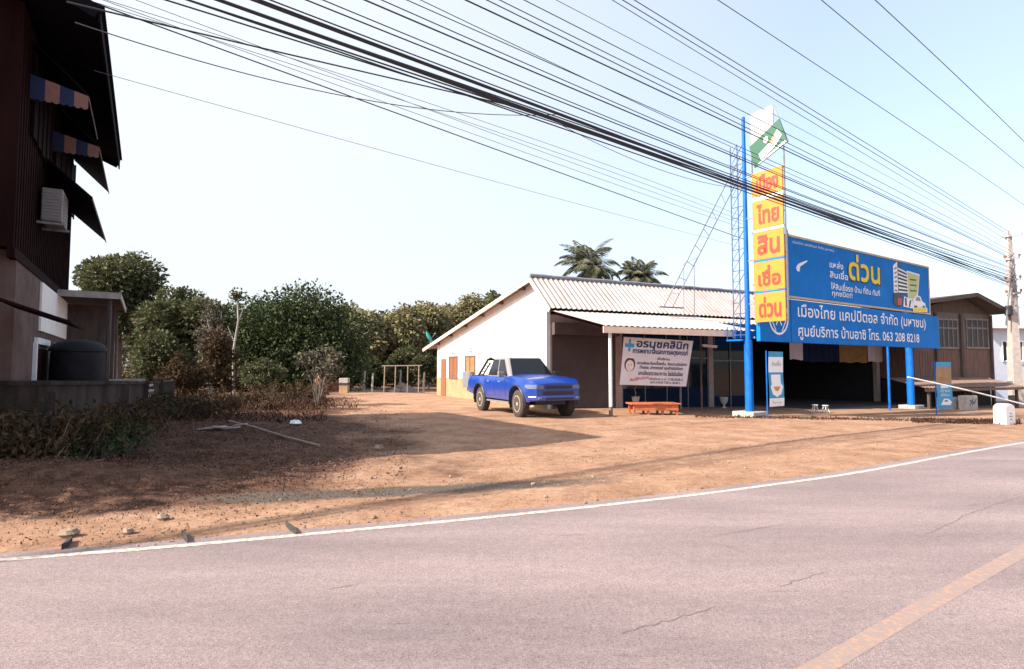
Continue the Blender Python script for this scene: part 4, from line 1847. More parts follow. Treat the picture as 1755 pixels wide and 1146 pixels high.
# bed cover and sports bar behind the cab
mb = MB()
mb.box((-.42, 0, 1.135), 1.42, 1.50, .03)
mb.build('bed_cover', M_BLACK, tk, bevel=.01)
mb = MB()
for s_ in (1, -1):
    p0, p1, p2 = V3((-.50, .74 * s_, 1.12)), V3((.10, .62 * s_, 1.66)), V3((.32, .60 * s_, 1.70))
    mb.tube([p0, p1, p2], .04, 8)
    mb.tube([V3((-.12, .74 * s_, 1.12)), V3((.30, .62 * s_, 1.55))], .03, 8)
    for k in range(5):
        t = .12 + k * .19
        mb.tube([p0.lerp(p1, t), V3((-.12, .74 * s_, 1.12)).lerp(V3((.30, .62 * s_, 1.55)), t)], .018, 5)
mb.tube([(.10, .62, 1.66), (.10, -.62, 1.66)], .04, 8)
mb.build('sports_bar', M_BLACK, tk, smooth=True)
# front end
for z_, w, h in ((.872, .43, .085), (.715, .50, .10)):
    mb = MB()
    mb.box((3.850, 0, z_), .05, w * 2, h)
    mb.build('grille', M_BLACK, tk, bevel=.012)
mb = MB()
pts_ = [(3.60, .86), (3.86, .70), (3.93, .42), (3.95, 0), (3.93, -.42), (3.86, -.70), (3.60, -.86)]
mb.prism([(x, y, .50) for x, y in pts_], (0, 0, .13))
bmp = mb.build('bumper', M_CARB, tk, bevel=.03)
mb = MB()
mb.box((3.945, 0, .56), .02, .9, .05)
mb.build('bumper_intake', M_BLACK, bmp)
for s_ in (1, -1):
    mb = MB()
    gx = [3.44, 3.54, 3.62, 3.70, 3.76, 3.81, 3.85]
    for i in range(len(gx) - 1):
        za_, zb2_ = .82, .955
        zc_ = .955 - .03 * (i == 0)
        mb.face([(gx[i], (half_w(gx[i], za_) + .008) * s_, za_ + .05 * (i == 0)), (gx[i + 1], (half_w(gx[i + 1], za_) + .008) * s_, za_), (gx[i + 1], (half_w(gx[i + 1], .93) + .008) * s_, .93), (gx[i], (half_w(gx[i], .94) + .008) * s_, .94)])
    hw_ = half_w(3.85, .82) + .008
    mb.face([(3.86, hw_ * s_, .82), (3.86, .47 * s_, .82), (3.86, .47 * s_, .925), (3.86, hw_ * s_, .925)])
    mb.build('headlight', M_LAMP, tk)
    mb = MB()
    mb.box((3.88, .60 * s_, .565), .06, .13, .07)
    mb.build('fog_lamp', M_LAMP, tk, bevel=.02)
    mb = MB()
    mb.box((1.98, .97 * s_, 1.20), .12, .20, .16)
    mb.beam((1.98, .84 * s_, 1.13), (1.98, .95 * s_, 1.17), .04)
    mb.build('side_mirror', M_CARS if s_ < 0 else M_BLACK, tk, bevel=.03)
    mb = MB()
    mb.box((-1.17, .76 * s_, .90), .06, .14, .3)
    mb.build('tail_light', M_RED, tk)
    for x_ in (.95, 1.85):
        mb = MB()
        mb.box((x_ - .22, (half_w(x_, .98) + .012) * s_, .98), .16, .03, .035)
        mb.build('door_handle', M_CARS, tk)
    mb = MB()
    for x_ in (.42, 1.25, 2.12):
        zz = .56
        for k in range(6):
            z0_, z1_ = zz + k * .09, zz + (k + 1) * .09
            mb.beam((x_, (half_w(x_, z0_) + .001) * s_, z0_), (x_, (half_w(x_, z1_) + .001) * s_, z1_), .012, .006)
    mb.build('door_gap', M_BLACK, tk)
    mb = MB()
    mb.obox((.55, .80 * s_ - .07, .36), (1.85, 0, 0), (0, .14, 0), (0, 0, .05))
    mb.build('running_board', M_CARS, tk, bevel=.015)
    for x_ in (0, 2.95):
        mb = MB()
        arc = []
        for k in range(15):
            a = math.pi * (-.02 + 1.04 * k / 14)
            px_, pz_2 = x_ + .515 * math.cos(a), .385 + .515 * math.sin(a)
            arc.append(V3((px_, (half_w(px_, max(.5, pz_2)) + .008) * s_, pz_2)))
        mb.tube(arc, .028, 6)
        mb.build('wheel_arch_trim', M_BLACK, tk, smooth=True)
    for x_ in (0, 2.95):
        c = V3((x_, .76 * s_, .385))
        mb = MB()
        prof = [(.23, -.12), (.34, -.125), (.375, -.10), (.388, -.05), (.388, .05), (.375, .10), (.34, .125), (.23, .12)]
        mb.lathe(c, prof, 28, V3((0, s_, 0)))
        for k in range(28):
            a = 2 * math.pi * k / 28
            mb.box(c + V3((math.cos(a) * .386, 0, math.sin(a) * .386)), .02, .20, .035, (math.cos(a), 0, math.sin(a)), (0, 1, 0), (-math.sin(a), 0, math.cos(a)))
        wh = mb.build('wheel', M_TYRE, tk, smooth=True)
        mb = MB()
        mb.lathe(c, [(.235, .06), (.235, .125), (.21, .13), (.20, .07), (.06, .07), (.055, .12), (.02, .122)], 24, V3((0, s_, 0)))
        for k in range(6):
            a = 2 * math.pi * k / 6
            d_ = V3((math.cos(a), 0, math.sin(a)))
            mb.beam(c + d_ * .04 + V3((0, .10 * s_, 0)), c + d_ * .215 + V3((0, .105 * s_, 0)), .05, .03, up=V3((0, 1, 0)))
        mb.build('rim', M_RIM, wh)
        mb = MB()
        mb.box((x_ - .50, .76 * s_, .40), .015, .26, .30)
        mb.build('mud_flap', M_BLACK, tk)
mb = MB()
mb.obox((-1.0, -.5, .36), (4.4, 0, 0), (0, 1.0, 0), (0, 0, .22))
for x_ in (0, 2.95):
    mb.tube([(x_, -.68, .385), (x_, .68, .385)], .05, 8)
mb.box((0, 0, .385), .3, .3, .26)
mb.box((2.95, 0, .72), .95, 1.1, .5)
mb.box((0, 0, .72), .95, 1.1, .5)
mb.build('chassis', M_BLACK, tk)
TH = R(25)
hd = V3((math.sin(TH), -math.cos(TH), 0))
sdv = V3((math.cos(TH), math.sin(TH), 0))       # to the truck's own left, picture right
fw = gnd(893, 715)
ctr = fw + sdv * .76 - hd * 2.95                 # ground under the rear axle
ctr.z = fw.z - .005
tk.location = ctr
tk.rotation_euler = (0, 0, math.atan2(hd.y, hd.x))
tk.scale = (1.0, 1.02, 1.06)
# ------------------------------------------------------------------ dark wooden house
EH = 7.0
n0 = on_z(168, 22, EH)
n1 = on_z(203, 281, EH)
ed_ = (n1 - n0)
EL = ed_.length
ed_.normalize()                               # along the eave, away from the road
eo = V3((ed_.y, -ed_.x, 0))                   # out of the wall, towards the open lot
if eo.x < 0:
    eo = -eo
OVH = 1.0
wp = n0 - eo * OVH                            # on the wall plane, at the near eave end
far = on_plane(121, 400, wp, ed_)
SW = (far - wp).dot(ed_)                      # far corner of the wall along the eave
WN = 0.8                                      # near corner of the wall
gz0 = terrain(n0.x, n0.y)
wh_ = thing('wooden_house', 'dark red brown two storey wooden house in shade with deep eaves and window hoods', 'house', V3((wp.x, wp.y, gz0)))


def wl(s, z, o=0.0):
    """point on the lot side of the wooden house"""
    p = wp + ed_ * s + eo * o
    return V3((p.x, p.y, z))


def wz(px, py, o=0.0):
    p = on_plane(px, py, wp + eo * o, ed_)
    return (p - wp).dot(ed_), p.z


ZF = 3.35
HWID = 8.0
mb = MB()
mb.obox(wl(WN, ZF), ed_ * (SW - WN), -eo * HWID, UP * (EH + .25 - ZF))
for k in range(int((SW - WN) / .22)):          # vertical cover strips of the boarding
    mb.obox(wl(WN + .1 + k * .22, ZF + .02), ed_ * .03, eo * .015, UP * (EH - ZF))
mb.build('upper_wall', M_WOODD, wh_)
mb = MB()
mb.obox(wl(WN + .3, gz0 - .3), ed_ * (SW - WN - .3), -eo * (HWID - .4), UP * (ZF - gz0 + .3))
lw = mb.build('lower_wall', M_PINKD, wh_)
mb = MB()
mb.obox(wl(WN, ZF - .16, .02), ed_ * (SW - WN + .02), -eo * .1, UP * .158)
mb.build('floor_beam', M_WOODD, wh_)
rise = HWID / 2 * .42
mb = MB()
th = .10
e0, e1 = n0, n1
rz0 = n0 - eo * (OVH + HWID / 2) + UP * (rise + OVH * .42)
rz1 = n1 - eo * (OVH + HWID / 2) + UP * (rise + OVH * .42)
f0_, f1_ = n0 - eo * (2 * OVH + HWID), n1 - eo * (2 * OVH + HWID)
mb.prism([e0, e1, rz1, rz0], UP * th)
mb.prism([f0_, rz0, rz1, f1_], UP * th)
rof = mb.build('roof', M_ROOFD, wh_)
mb = MB()
mb.obox(n0 + UP * -.14 + eo * .005, ed_ * EL, eo * .03, UP * .25)
mb.beam(e0 - ed_ * .02 + UP * .0, rz0 - ed_ * .02, .04, .22)
mb.beam(e1 + ed_ * .02 + UP * .0, rz1 + ed_ * .02, .04, .22)
mb.build('fascia', M_ROOFD, rof)
mb = MB()
for k in range(int(EL / .09)):
    p = n0 + ed_ * (k * .09)
    mb.box(p + eo * .05 + UP * .105, .05, .07, .025, ed_, eo, UP)
mb.build('eave_tiles', M_ROOFD, rof)
mb = MB()
for s_, e_ in ((WN, .12), (SW - .12, .12)):
    mb.prism([wl(s_, EH + .25), wl(s_, EH + .25, -HWID), wl(s_, EH + .2 + rise, -HWID / 2)], ed_ * e_)
mb.build('gable', M_WOODD, wh_)


def hood(pa, pb, off, drop, name='window_hood', cloth=True):
    """sloping hood whose outer edge runs between the two pixels"""
    sa, za = wz(*pa, off)
    sb, zb = wz(*pb, off)
    z_ = (za + zb) / 2
    mb = MB()
    a, b = wl(sa, z_, off), wl(sb, z_, off)
    c, d = wl(sb, z_ + drop, .02), wl(sa, z_ + drop, .02)
    mb.prism([a, b, c, d], UP * .04)
    h = mb.build(name, M_ROOFD, wh_)
    mb = MB()
    mb.tube([a - UP * .02, b - UP * .02], .012, 6)
    mb.build('rail', M_STEEL, h)
    if cloth:
        mb = MB()
        n = 4
        for k in range(n):
            o0, o1 = off * k / n, off * (k + 1) / n
            m = 6
            for j in range(m):
                p0, p1 = o0 + (o1 - o0) * j / m, o0 + (o1 - o0) * (j + 1) / m
                zt0 = z_ + drop * (1 - p0 / off) * .25
                zt1 = z_ + drop * (1 - p1 / off) * .25
                for back_ in (0, 1):
                    s_ = sa - .015 - .01 * back_
                    f = [wl(s_, zt0, p0), wl(s_, zt1, p1), wl(s_, z_ - .22 - .03 * abs(math.sin((j + 1) * 1.05)), p1), wl(s_, z_ - .22 - .03 * abs(math.sin(j * 1.05)), p0)]
                    mb.face(f if back_ else f[::-1], k % 2)
        mb.build('striped_valance', [M_BLUEC, M_PINKC], h)
    return sa, sb, z_


h1 = hood((152, 166), (167, 236), .8, .75)
h2 = hood((170, 258), (187, 326), .8, .75)
h3 = hood((158, 350), (182, 407), .8, .70, cloth=False)
for (sa, sb, z_), hh in ((h1, 1.35), (h2, 1.35)):
    mb = MB()
    mb.obox(wl(sa + .08, z_ - hh + .55, .02), ed_ * (sb - sa - .16), eo * .03, UP * hh)
    w_ = mb.build('window', M_ROOFD, wh_)
    mb = MB()
    for k in range(5):
        s_ = sa + .08 + (sb - sa - .22) * k / 4
        mb.obox(wl(s_, z_ - hh + .5, .04), ed_ * .06, eo * .03, UP * (hh + .1))
    mb.build('frame', M_WOODD, w_)
# ground floor: doorways, scalloped awning
for px0, px1, mm in ((58, 80, 0), (92, 104, 0)):
    sa, _ = wz(px0, 600)
    sb, _ = wz(px1, 600)
    mb = MB()
    mb.obox(wl(sa, gz0 - .1, .0), ed_ * (sb - sa), eo * .03, UP * (1.95 - gz0))
    d_ = mb.build('doorway', M_WOODD, wh_)
    mb = MB()
    for q in (sa - .12, sb):
        mb.obox(wl(q, gz0 - .1, .0), ed_ * .12, eo * .06, UP * (2.05 - gz0))
    mb.obox(wl(sa, 1.93, .0), ed_ * (sb - sa), eo * .06, UP * .12)
    mb.build('frame', M_WPAINT, d_)
fs_ = WN + .3
for o0, o1 in ((-1.35, -.35), (-3.6, -2.6)):     # doorways in the end that faces the road
    mb = MB()
    mb.obox(wl(fs_ - .03, gz0 - .1, o0), eo * (o1 - o0), ed_ * .05, UP * (2.0 - gz0))
    d_ = mb.build('doorway', M_WOODD, wh_)
    mb = MB()
    for q in (o0 - .12, o1):
        mb.obox(wl(fs_ - .05, gz0 - .1, q), eo * .12, ed_ * .1, UP * (2.1 - gz0))
    mb.obox(wl(fs_ - .05, 1.98, o0), eo * (o1 - o0), ed_ * .1, UP * .12)
    mb.build('frame', M_WPAINT, d_)
sa = wz(2, 500, .9)[0]
sb = wz(122, 545, .9)[0]
za = 2.10
mb = MB()
mb.prism([wl(WN + .3, za, .9), wl(sb, za, .9), wl(sb, za + .32, .02), wl(WN + .3, za + .32, .02)], UP * .03)
ga = mb.build('porch_awning', M_WOODD, wh_)
mb = MB()
L_ = sb - WN - .3
n = int(L_ / .26)
for k in range(n):
    s0 = WN + .3 + L_ * k / n
    w_ = L_ / n
    arc = [wl(s0 + w_ * .5 - w_ * .5 * math.cos(math.pi * j / 8), za - .10 - .16 * math.sin(math.pi * j / 8), .915) for j in range(9)]
    arc = [wl(s0, za + .02, .915)] + arc + [wl(s0 + w_, za + .02, .915)]
    mb.prism(arc, eo * .012)
mb.build('scalloped_edge', M_ROOFD, ga)
mb = MB()
for k in range(n):
    s0 = WN + .4 + (L_ * .62) * k / n
    w_ = L_ * .62 / n
    arc = [wl(s0 + w_ * .5 - w_ * .5 * math.cos(math.pi * j / 8), za + .38 + .20 * math.sin(math.pi * j / 8), .10) for j in range(9)]
    mb.prism(arc, eo * .012)
mb.build('pale_scallops', M_CASE, ga)
# pilaster and pale wall end
sc_ = wz(60, 560)[0]
mb = MB()
s62 = wz(66, 560)[0]
mb.obox(wl(s62, 2.2, .0), ed_ * (SW - s62 - .02), eo * .035, UP * (ZF - 2.4))
mb.build('white_wall_band', M_WHITE, wh_)
mb = MB()
mb.obox(wl(SW - .5, gz0 - .2, .0), ed_ * .48, eo * .05, UP * (2.18 - gz0))
mb.build('pilaster', M_WHITE, wh_)
mb = MB()
pth = [wl(wz(98, y)[0], wz(98, y)[1], .03) for y in (240, 300, 335)]
mb.tube(pth, .015, 5)
mb.build('pipe', M_STEEL, wh_)
# air conditioner hung on the wall
sa, za = wz(92, 384, .02)
sb, zb = wz(118, 330, .02)
ac = thing('air_conditioner', 'pale air conditioner box bolted to the dark wooden wall', 'air conditioner', wl(sa, za, .2))
cw, chh, cd_ = .82, .62, .32
s0, zc = wz(104, 380, .36)
mb = MB()
mb.obox(wl(s0, zc, .06), ed_ * cw, eo * cd_, UP * chh)
mb.build('casing', M_CASE, ac, bevel=.02)
mb = MB()
for k in range(9):
    mb.obox(wl(s0 - .012, zc + .05 + k * .06, .08), ed_ * .012, eo * (cd_ - .06), UP * .025)
for k in range(9):
    mb.obox(wl(s0 + .06, zc + .05 + k * .06, .06 + cd_), ed_ * (cw - .2), eo * .012, UP * .02)
mb.build('grille', M_STEEL, ac)
for q in (.05, cw - .1):
    mb = MB()
    mb.obox(wl(s0 + q, zc - .05, .0), ed_ * .05, eo * .42, UP * .045)
    mb.build('bracket', M_STEEL, ac)

# boundary wall in front of it
fa, fb = at(-330, 640, 8.5), at(84, 640, 8.75)
fpts = [V3((fa.x, fa.y, 0)), V3((fb.x, fb.y, 0)), V3((fb.x, fb.y, 0)) + ed_ * 3.2 + eo * .85, V3((fb.x, fb.y, 0)) + ed_ * 6.6 + eo * 1.2, V3((fb.x, fb.y, 0)) + ed_ * 10 + eo * 1.6, V3((fb.x, fb.y, 0)) + ed_ * 15 + eo * 2.2]
bw = None
fe = thing('boundary_wall', 'low stained concrete wall along the lot of the wooden house', 'wall', V3((fpts[0].x, fpts[0].y, terrain(fpts[0].x, fpts[0].y))))
mb = MB()
mc = MB()
mp_ = []
def wt(i):
    return (1.22, 1.22, 1.14, 1.05, .98, .9)[i]


for i in range(len(fpts) - 1):
    a, b = fpts[i], fpts[i + 1]
    d_ = (b - a)
    d_.z = 0
    n_ = V3((d_.y, -d_.x, 0)).normalized()
    za, zb = terrain(a.x, a.y) - .3, terrain(b.x, b.y) - .3
    a0 = V3((a.x, a.y, za))
    mb.prism([a0, V3((b.x, b.y, zb)), V3((b.x, b.y, wt(i + 1))), V3((a.x, a.y, wt(i)))], n_ * -.12)
    mc.prism([V3((a.x, a.y, wt(i) + .002)) + n_ * .04, V3((b.x, b.y, wt(i + 1) + .002)) + n_ * .04, V3((b.x, b.y, wt(i + 1) + .07)) + n_ * .04, V3((a.x, a.y, wt(i) + .07)) + n_ * .04], n_ * -.2)
    mp_.append(a)
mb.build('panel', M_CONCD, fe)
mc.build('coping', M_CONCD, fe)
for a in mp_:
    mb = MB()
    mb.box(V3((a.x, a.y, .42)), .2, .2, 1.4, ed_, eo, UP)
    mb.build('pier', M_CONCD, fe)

# shed behind it
C0 = at(205, 509, 14.0)
shd = thing('lean_to_shed', 'brown open shed with a flat pale edged roof behind the wooden house', 'shed', V3((C0.x, C0.y, terrain(C0.x, C0.y))))
gb = terrain(C0.x, C0.y)
mb = MB()
mb.obox(C0, -U * 3.2, ed_ * 4.2, UP * .06)
r_ = mb.build('roof', M_WOOD, shd)
mb = MB()
mb.obox(C0 + N * .002 - UP * .05, -U * 3.2, N * .03, UP * .15)
mb.obox(C0 + U * .002 - UP * .05, ed_ * 4.2, U * .03, UP * .15)
mb.build('edge_board', M_CONC, r_)
mb = MB()
mb.obox(C0 - U * .15 + ed_ * 2.0 + UP * (gb - .2 - C0.z), -U * 2.7, ed_ * .08, UP * (C0.z - gb + .15))
mb.build('board_wall', M_WOOD, shd)
for q in (C0 - U * .2 + ed_ * .15, C0 - U * .2 + ed_ * 4.0):
    mb = MB()
    mb.tube([V3((q.x, q.y, gb - .2)), V3((q.x, q.y, C0.z + .01))], .05, 6)
    mb.build('post', M_WOOD, shd)

# water jar, crates
p = at(133, 640, 12.3)
p.z = terrain(p.x, p.y)
tnk = thing('water_tank', 'round dark water tank with a domed lid behind the boundary wall', 'water tank', p)
mb = MB()
pr_f = [(.62, 0), (.64, .1), (.62, .55), (.64, .6), (.62, 1.05), (.64, 1.1), (.62, 1.72)]
mb.lathe(p, [(r * .76, z * 1.05) for r, z in pr_f], 28)
mb.build('barrel', M_TANK, tnk, smooth=True)
mb = MB()
mb.lathe(p, [(r * .76, z * .8 + .435) for r, z in [(.66, 1.725), (.67, 1.78), (.60, 1.90), (.42, 1.99), (.18, 2.04), (.02, 2.05)]], 28)
mb.build('lid', M_TANK, tnk, smooth=True)
p = at(196, 645, 15.5)
p.z = terrain(p.x, p.y)
cr = thing('plank_stack', 'stack of grey planks lying beside the round water tank', 'planks', p)
rnd = random.Random(5)
for k in range(7):
    mb = MB()
    mb.box(p + V3((rnd.uniform(-.1, .1), 0, .72 + k * .07)), 1.5 + rnd.uniform(-.2, .2), .5, .05, (math.cos(.1 * k), math.sin(.1 * k), 0), (-math.sin(.1 * k), math.cos(.1 * k), 0))
    mb.build('plank', M_WOOD if k % 2 else M_CONC, cr)
mb = MB()
for dx in (-.5, .5):
    mb.obox(p + V3((dx - .2, -.2, -.1)), (.4, 0, 0), (0, .4, 0), (0, 0, .79))
mb.build('block_support', M_CONCD, cr)

# ------------------------------------------------------------------ old wooden house beyond the sign
D1 = 29.0
hc = at(1600, 650, D1)
hu_ = V3((0.93, 0.37, 0))                       # along its road front
hn_ = V3((hu_.y, -hu_.x, 0))                   # towards the road
hb = hu_


def hp(px, py, o=0.0):
    p = on_plane(px, py, hc + hn_ * o, hu_)
    return p


def hs(px, py, o=0.0):
    return (hp(px, py, o) - hc).dot(hu_)


hg = terrain(hc.x, hc.y) - .1
oh = thing('old_wooden_house', 'old brown wooden house with a low gable beyond the blue board', 'house', V3((hc.x, hc.y, hg)))
s0, s1 = hs(1566, 600), hs(1698, 600)
zw0 = hp(1650, 648).z
zw1 = hp(1650, 538).z


def hq(s, z, o=0.0):
    p = hc + hu_ * s + hn_ * o
    return V3((p.x, p.y, z))


mb = MB()
mb.obox(hq(s0, zw0), hu_ * (s1 - s0), -hn_ * 7, UP * (zw1 - zw0 + .05))
n = int((s1 - s0) / .2)
for k in range(n):
    mb.obox(hq(s0 + k * .2, zw0 + .01, .0), hu_ * .025, hn_ * .012, UP * (zw1 - zw0) * .42)
ow = mb.build('upper_wall', M_WOODR, oh)
mb = MB()
mb.obox(hq(s0, (zw0 * .52 + zw1 * .48), .0), hu_ * (s1 - s0), hn_ * .02, UP * ((zw1 - zw0) * .52))
mb.build('upper_boarding', M_GREYB, oh)
for pa, pb_ in ((1607, 1640), (1655, 1692)):
    a, b = hs(pa, 580), hs(pb_, 580)
    zt_, zb_ = hp(pa, 548).z, hp(pa, 594).z
    mb = MB()
    mb.obox(hq(a, zb_, .0), hu_ * (b - a), hn_ * .04, UP * (zt_ - zb_))
    w_ = mb.build('window', M_BLACK, oh)
    mb = MB()
    for k in range(5):
        mb.obox(hq(a + (b - a - .05) * k / 4, zb_, .0), hu_ * .05, hn_ * .06, UP * (zt_ - zb_))
    mb.obox(hq(a, zb_ + (zt_ - zb_) * .68, .0), hu_ * (b - a), hn_ * .055, UP * .07)
    for q in (zb_ - .09, zt_ + .002):
        mb.obox(hq(a - .05, q, .0), hu_ * (b - a + .1), hn_ * .07, UP * .085)
    mb.build('frame', M_FRAMEW, w_)
for px in (1603, 1646, 1697):
    mb = MB()
    s_ = hs(px, 600)
    mb.obox(hq(s_ - .07, hg - .2, .0), hu_ * .14, hn_ * .12, UP * (zw1 - hg + .2))
    mb.build('post', M_WOOD, oh)
ap = hs(1673, 503, .7)
za_ = hp(1673, 504, .7).z
sl_, sr_ = hs(1570, 520, .7), hs(1735, 541, .7)
zl_ = za_ - (za_ - hp(1735, 538, .7).z) * .95
zr_ = hp(1735, 537, .7).z
mb = MB()
sl_ = ap - (sr_ - ap) * 1.9
mb.prism([hq(ap, za_, .7), hq(sl_, zl_ + .1, .7), hq(sl_, zl_ + .1, -7.5), hq(ap, za_, -7.5)], UP * .07)
mb.prism([hq(sr_, zr_, .7), hq(ap, za_, .7), hq(ap, za_, -7.5), hq(sr_, zr_, -7.5)], UP * .07)
orf = mb.build('roof', M_WOOD, oh)
mb = MB()
mb.beam(hq(ap, za_ - .02, .74), hq(sl_, zl_ + .08, .74), .05, .2)
mb.beam(hq(ap, za_ - .02, .74), hq(sr_, zr_ - .02, .74), .05, .2)
mb.build('barge_board', M_WOOD, orf)
mb = MB()
mb.prism([hq(s0, zw1 + .05, .01), hq(s1, zw1 + .05, .01), hq(ap, za_ - .06, .01)], -hn_ * .1)
mb.build('gable', M_WOOD, oh)
# porch roof
pz0 = hp(1675, 645, 1.7).z
mb = MB()
pa_, pb2 = hs(1580, 640, 1.8), hs(1752, 640, 1.8)
zpo = zw0 - .36
corr(mb, hq(pa_, zpo, 1.9), hq(pa_, zw0 + .06, .02), hu_, pb2 - pa_, .22, .02)
prf = mb.build('porch_roof', M_RUST, oh)
mb = MB()
mb.obox(hq(pa_, zpo - .16, 1.9), hu_ * (pb2 - pa_), hn_ * .03, UP * .13)
mb.build('fascia', M_WOODR, prf)
for px in (1590, 1664, 1740):
    s_ = hs(px, 660, 1.75)
    mb = MB()
    mb.obox(hq(s_, hg - .3, 1.7), hu_ * .11, hn_ * .11, UP * (zpo - hg + .2))
    mb.build('porch_post', M_WOOD, oh)
mb = MB()
mb.obox(hq(s0, hg - .3, -.1), hu_ * (s1 - s0), -hn_ * 6.5, UP * (zw0 - hg + .2))
mb.build('ground_floor', M_DARKIN, oh)
# bench slats at the porch's far end
mb = MB()
a, b = hs(1724, 660, .9), hs(1745, 660, .9)
for py in (656, 662, 668):
    z_ = hp(1730, py, .9).z
    mb.obox(hq(a, z_, .9), hu_ * (b - a), hn_ * .03, UP * .09)
mb.build('slat_rail', M_CONC, oh)

# block wall and counter before the old house
p, p2 = hp(1612, 700, 2.4), hp(1664, 700, 2.4)
g = terrain(p.x, p.y)
bwl = thing('block_wall', 'short grey concrete block wall under the porch of the old wooden house', 'wall', V3((p.x, p.y, g)))
L_ = (p2 - p).length
zt_ = hp(1640, 680, 2.4).z
mb = MB()
rows = 5
for r in range(rows):
    k = 0
    s_ = -.2 * (r % 2)
    while s_ < L_:
        a, b = max(0, s_), min(L_, s_ + .39)
        if b - a > .05:
            mb.obox(V3((p.x, p.y, g - .1)) + hu_ * a + UP * ((zt_ - g + .1) / rows * r), hu_ * (b - a), -hn_ * .14, UP * ((zt_ - g + .1) / rows - .012))
        s_ += .40
mb.build('blocks', M_CONC, bwl)
p = hp(1659, 705, 2.9)
g = terrain(p.x, p.y)
pb_ = thing('signpost_block', 'pale stone block stub with painted marks before the porch', 'stone block', V3((p.x, p.y, g)))
z_ = hp(1660, 678, 2.9).z
mb = MB()
mb.obox(V3((p.x, p.y, g - .1)), hu_ * .72, -hn_ * .4, UP * (z_ - g + .1))
mb.build('stub', M_CONC, pb_, bevel=.04)
mb = MB()
for a, b in (((.12, .2), (.4, .5)), ((.3, .25), (.6, .48)), ((.14, .45), (.5, .3))):
    q0 = V3((p.x, p.y, g)) + hu_ * a[0] + UP * a[1] + hn_ * .004
    q1 = V3((p.x, p.y, g)) + hu_ * b[0] + UP * b[1] + hn_ * .004
    mb.beam(q0, q1, .04, .006, up=hn_)
mb.build('painted_mark', M_NAVY, pb_)

# white road marker stone
p = gnd(1733, 728)
km = thing('milestone', 'white round topped milestone on the road verge', 'milestone', p)
h_ = CAM_H - p.z
kz = on_plane(1733, 692, p, V3((1, 0, 0))).z
mw = (on_plane(1747, 700, p, V3((1, 0, 0))).x - on_plane(1719, 700, p, V3((1, 0, 0))).x)
mb = MB()
prof = [(-.5, -.1), (.5, -.1), (.5, .78)] + [(.5 * math.cos(t * math.pi / 8), .78 + .22 * math.sin(t * math.pi / 8)) for t in range(1, 8)] + [(-.5, .78)]
hh = kz - p.z
ms_ = V3((.93, .37, 0))
mb.prism([p + ms_ * (a * mw) + UP * (b * hh) for a, b in prof], V3((-.37, .93, 0)) * .34)
mb.build('stone', M_WHITE, km, bevel=.03)
mb = MB()
for k in range(3):
    mb.box(p + UP * (hh * (.55 - .14 * k)) + V3((.37, -.93, 0)) * .003, mw * (.25 + .1 * (k % 2)), .006, .035, ms_, (-.37, .93, 0), UP)
mb.build('worn_marks', M_CONC, km)

# slanting white pipe
a, b = at(1556, 646, 19.5), at(1760, 694, 20.5)
mb = MB()
mb.tube([a, a.lerp(b, .5) + UP * .03, b], .024, 8)
tag(mb.build('barrier_pipe', M_WPAINT, smooth=True, origin=a), 'long slanting white pipe running from the far sign post past the milestone', 'pipe')

# pale blue house at the right edge
p0 = at(1700, 640, 36)
bh = thing('pale_blue_house', 'pale blue plaster house with a barred window behind the utility pole', 'house', V3((p0.x, p0.y, terrain(p0.x, p0.y))))


def b2(px, py):
    return on_plane(px, py, p0, V3((1, 0.12, 0)))


x0, x1 = b2(1690, 600), b2(1815, 600)
zb_, zt_ = terrain(p0.x, p0.y) - .3, b2(1720, 563).z
mb = MB()
mb.obox(V3((x0.x, x0.y, zb_)), V3((x1.x - x0.x, x1.y - x0.y, 0)), (0, 6, 0), UP * (zt_ - zb_))
bhw = mb.build('wall', M_HBLUE, bh)
mb = MB()
mb.obox(V3((x0.x - .3, x0.y - .5, zt_ + .002)), V3((x1.x - x0.x + .6, x1.y - x0.y, 0)), (0, 7, 0), UP * .25)
mb.build('roof_slab', M_WHITE, bh)
wa, wb_ = b2(1717, 605), b2(1752, 605)
zt2, zb2 = b2(1730, 585).z, b2(1730, 618).z
mb = MB()
mb.obox(V3((wa.x, wa.y - .03, zb2)), wb_ - wa, (0, .05, 0), UP * (zt2 - zb2))
w_ = mb.build('window', M_GLASS, bh)
mb = MB()
for k in range(5):
    q = wa.lerp(wb_, k / 4)
    mb.box(V3((q.x, q.y - .05, (zb2 + zt2) / 2)), .07, .05, zt2 - zb2 + .12)
for z_ in (zb2, zt2):
    q = wa.lerp(wb_, .5)
    mb.box(V3((q.x, q.y - .06, z_)), (wb_ - wa).length + .1, .05, .08)
mb.build('bars', M_WPAINT, w_)

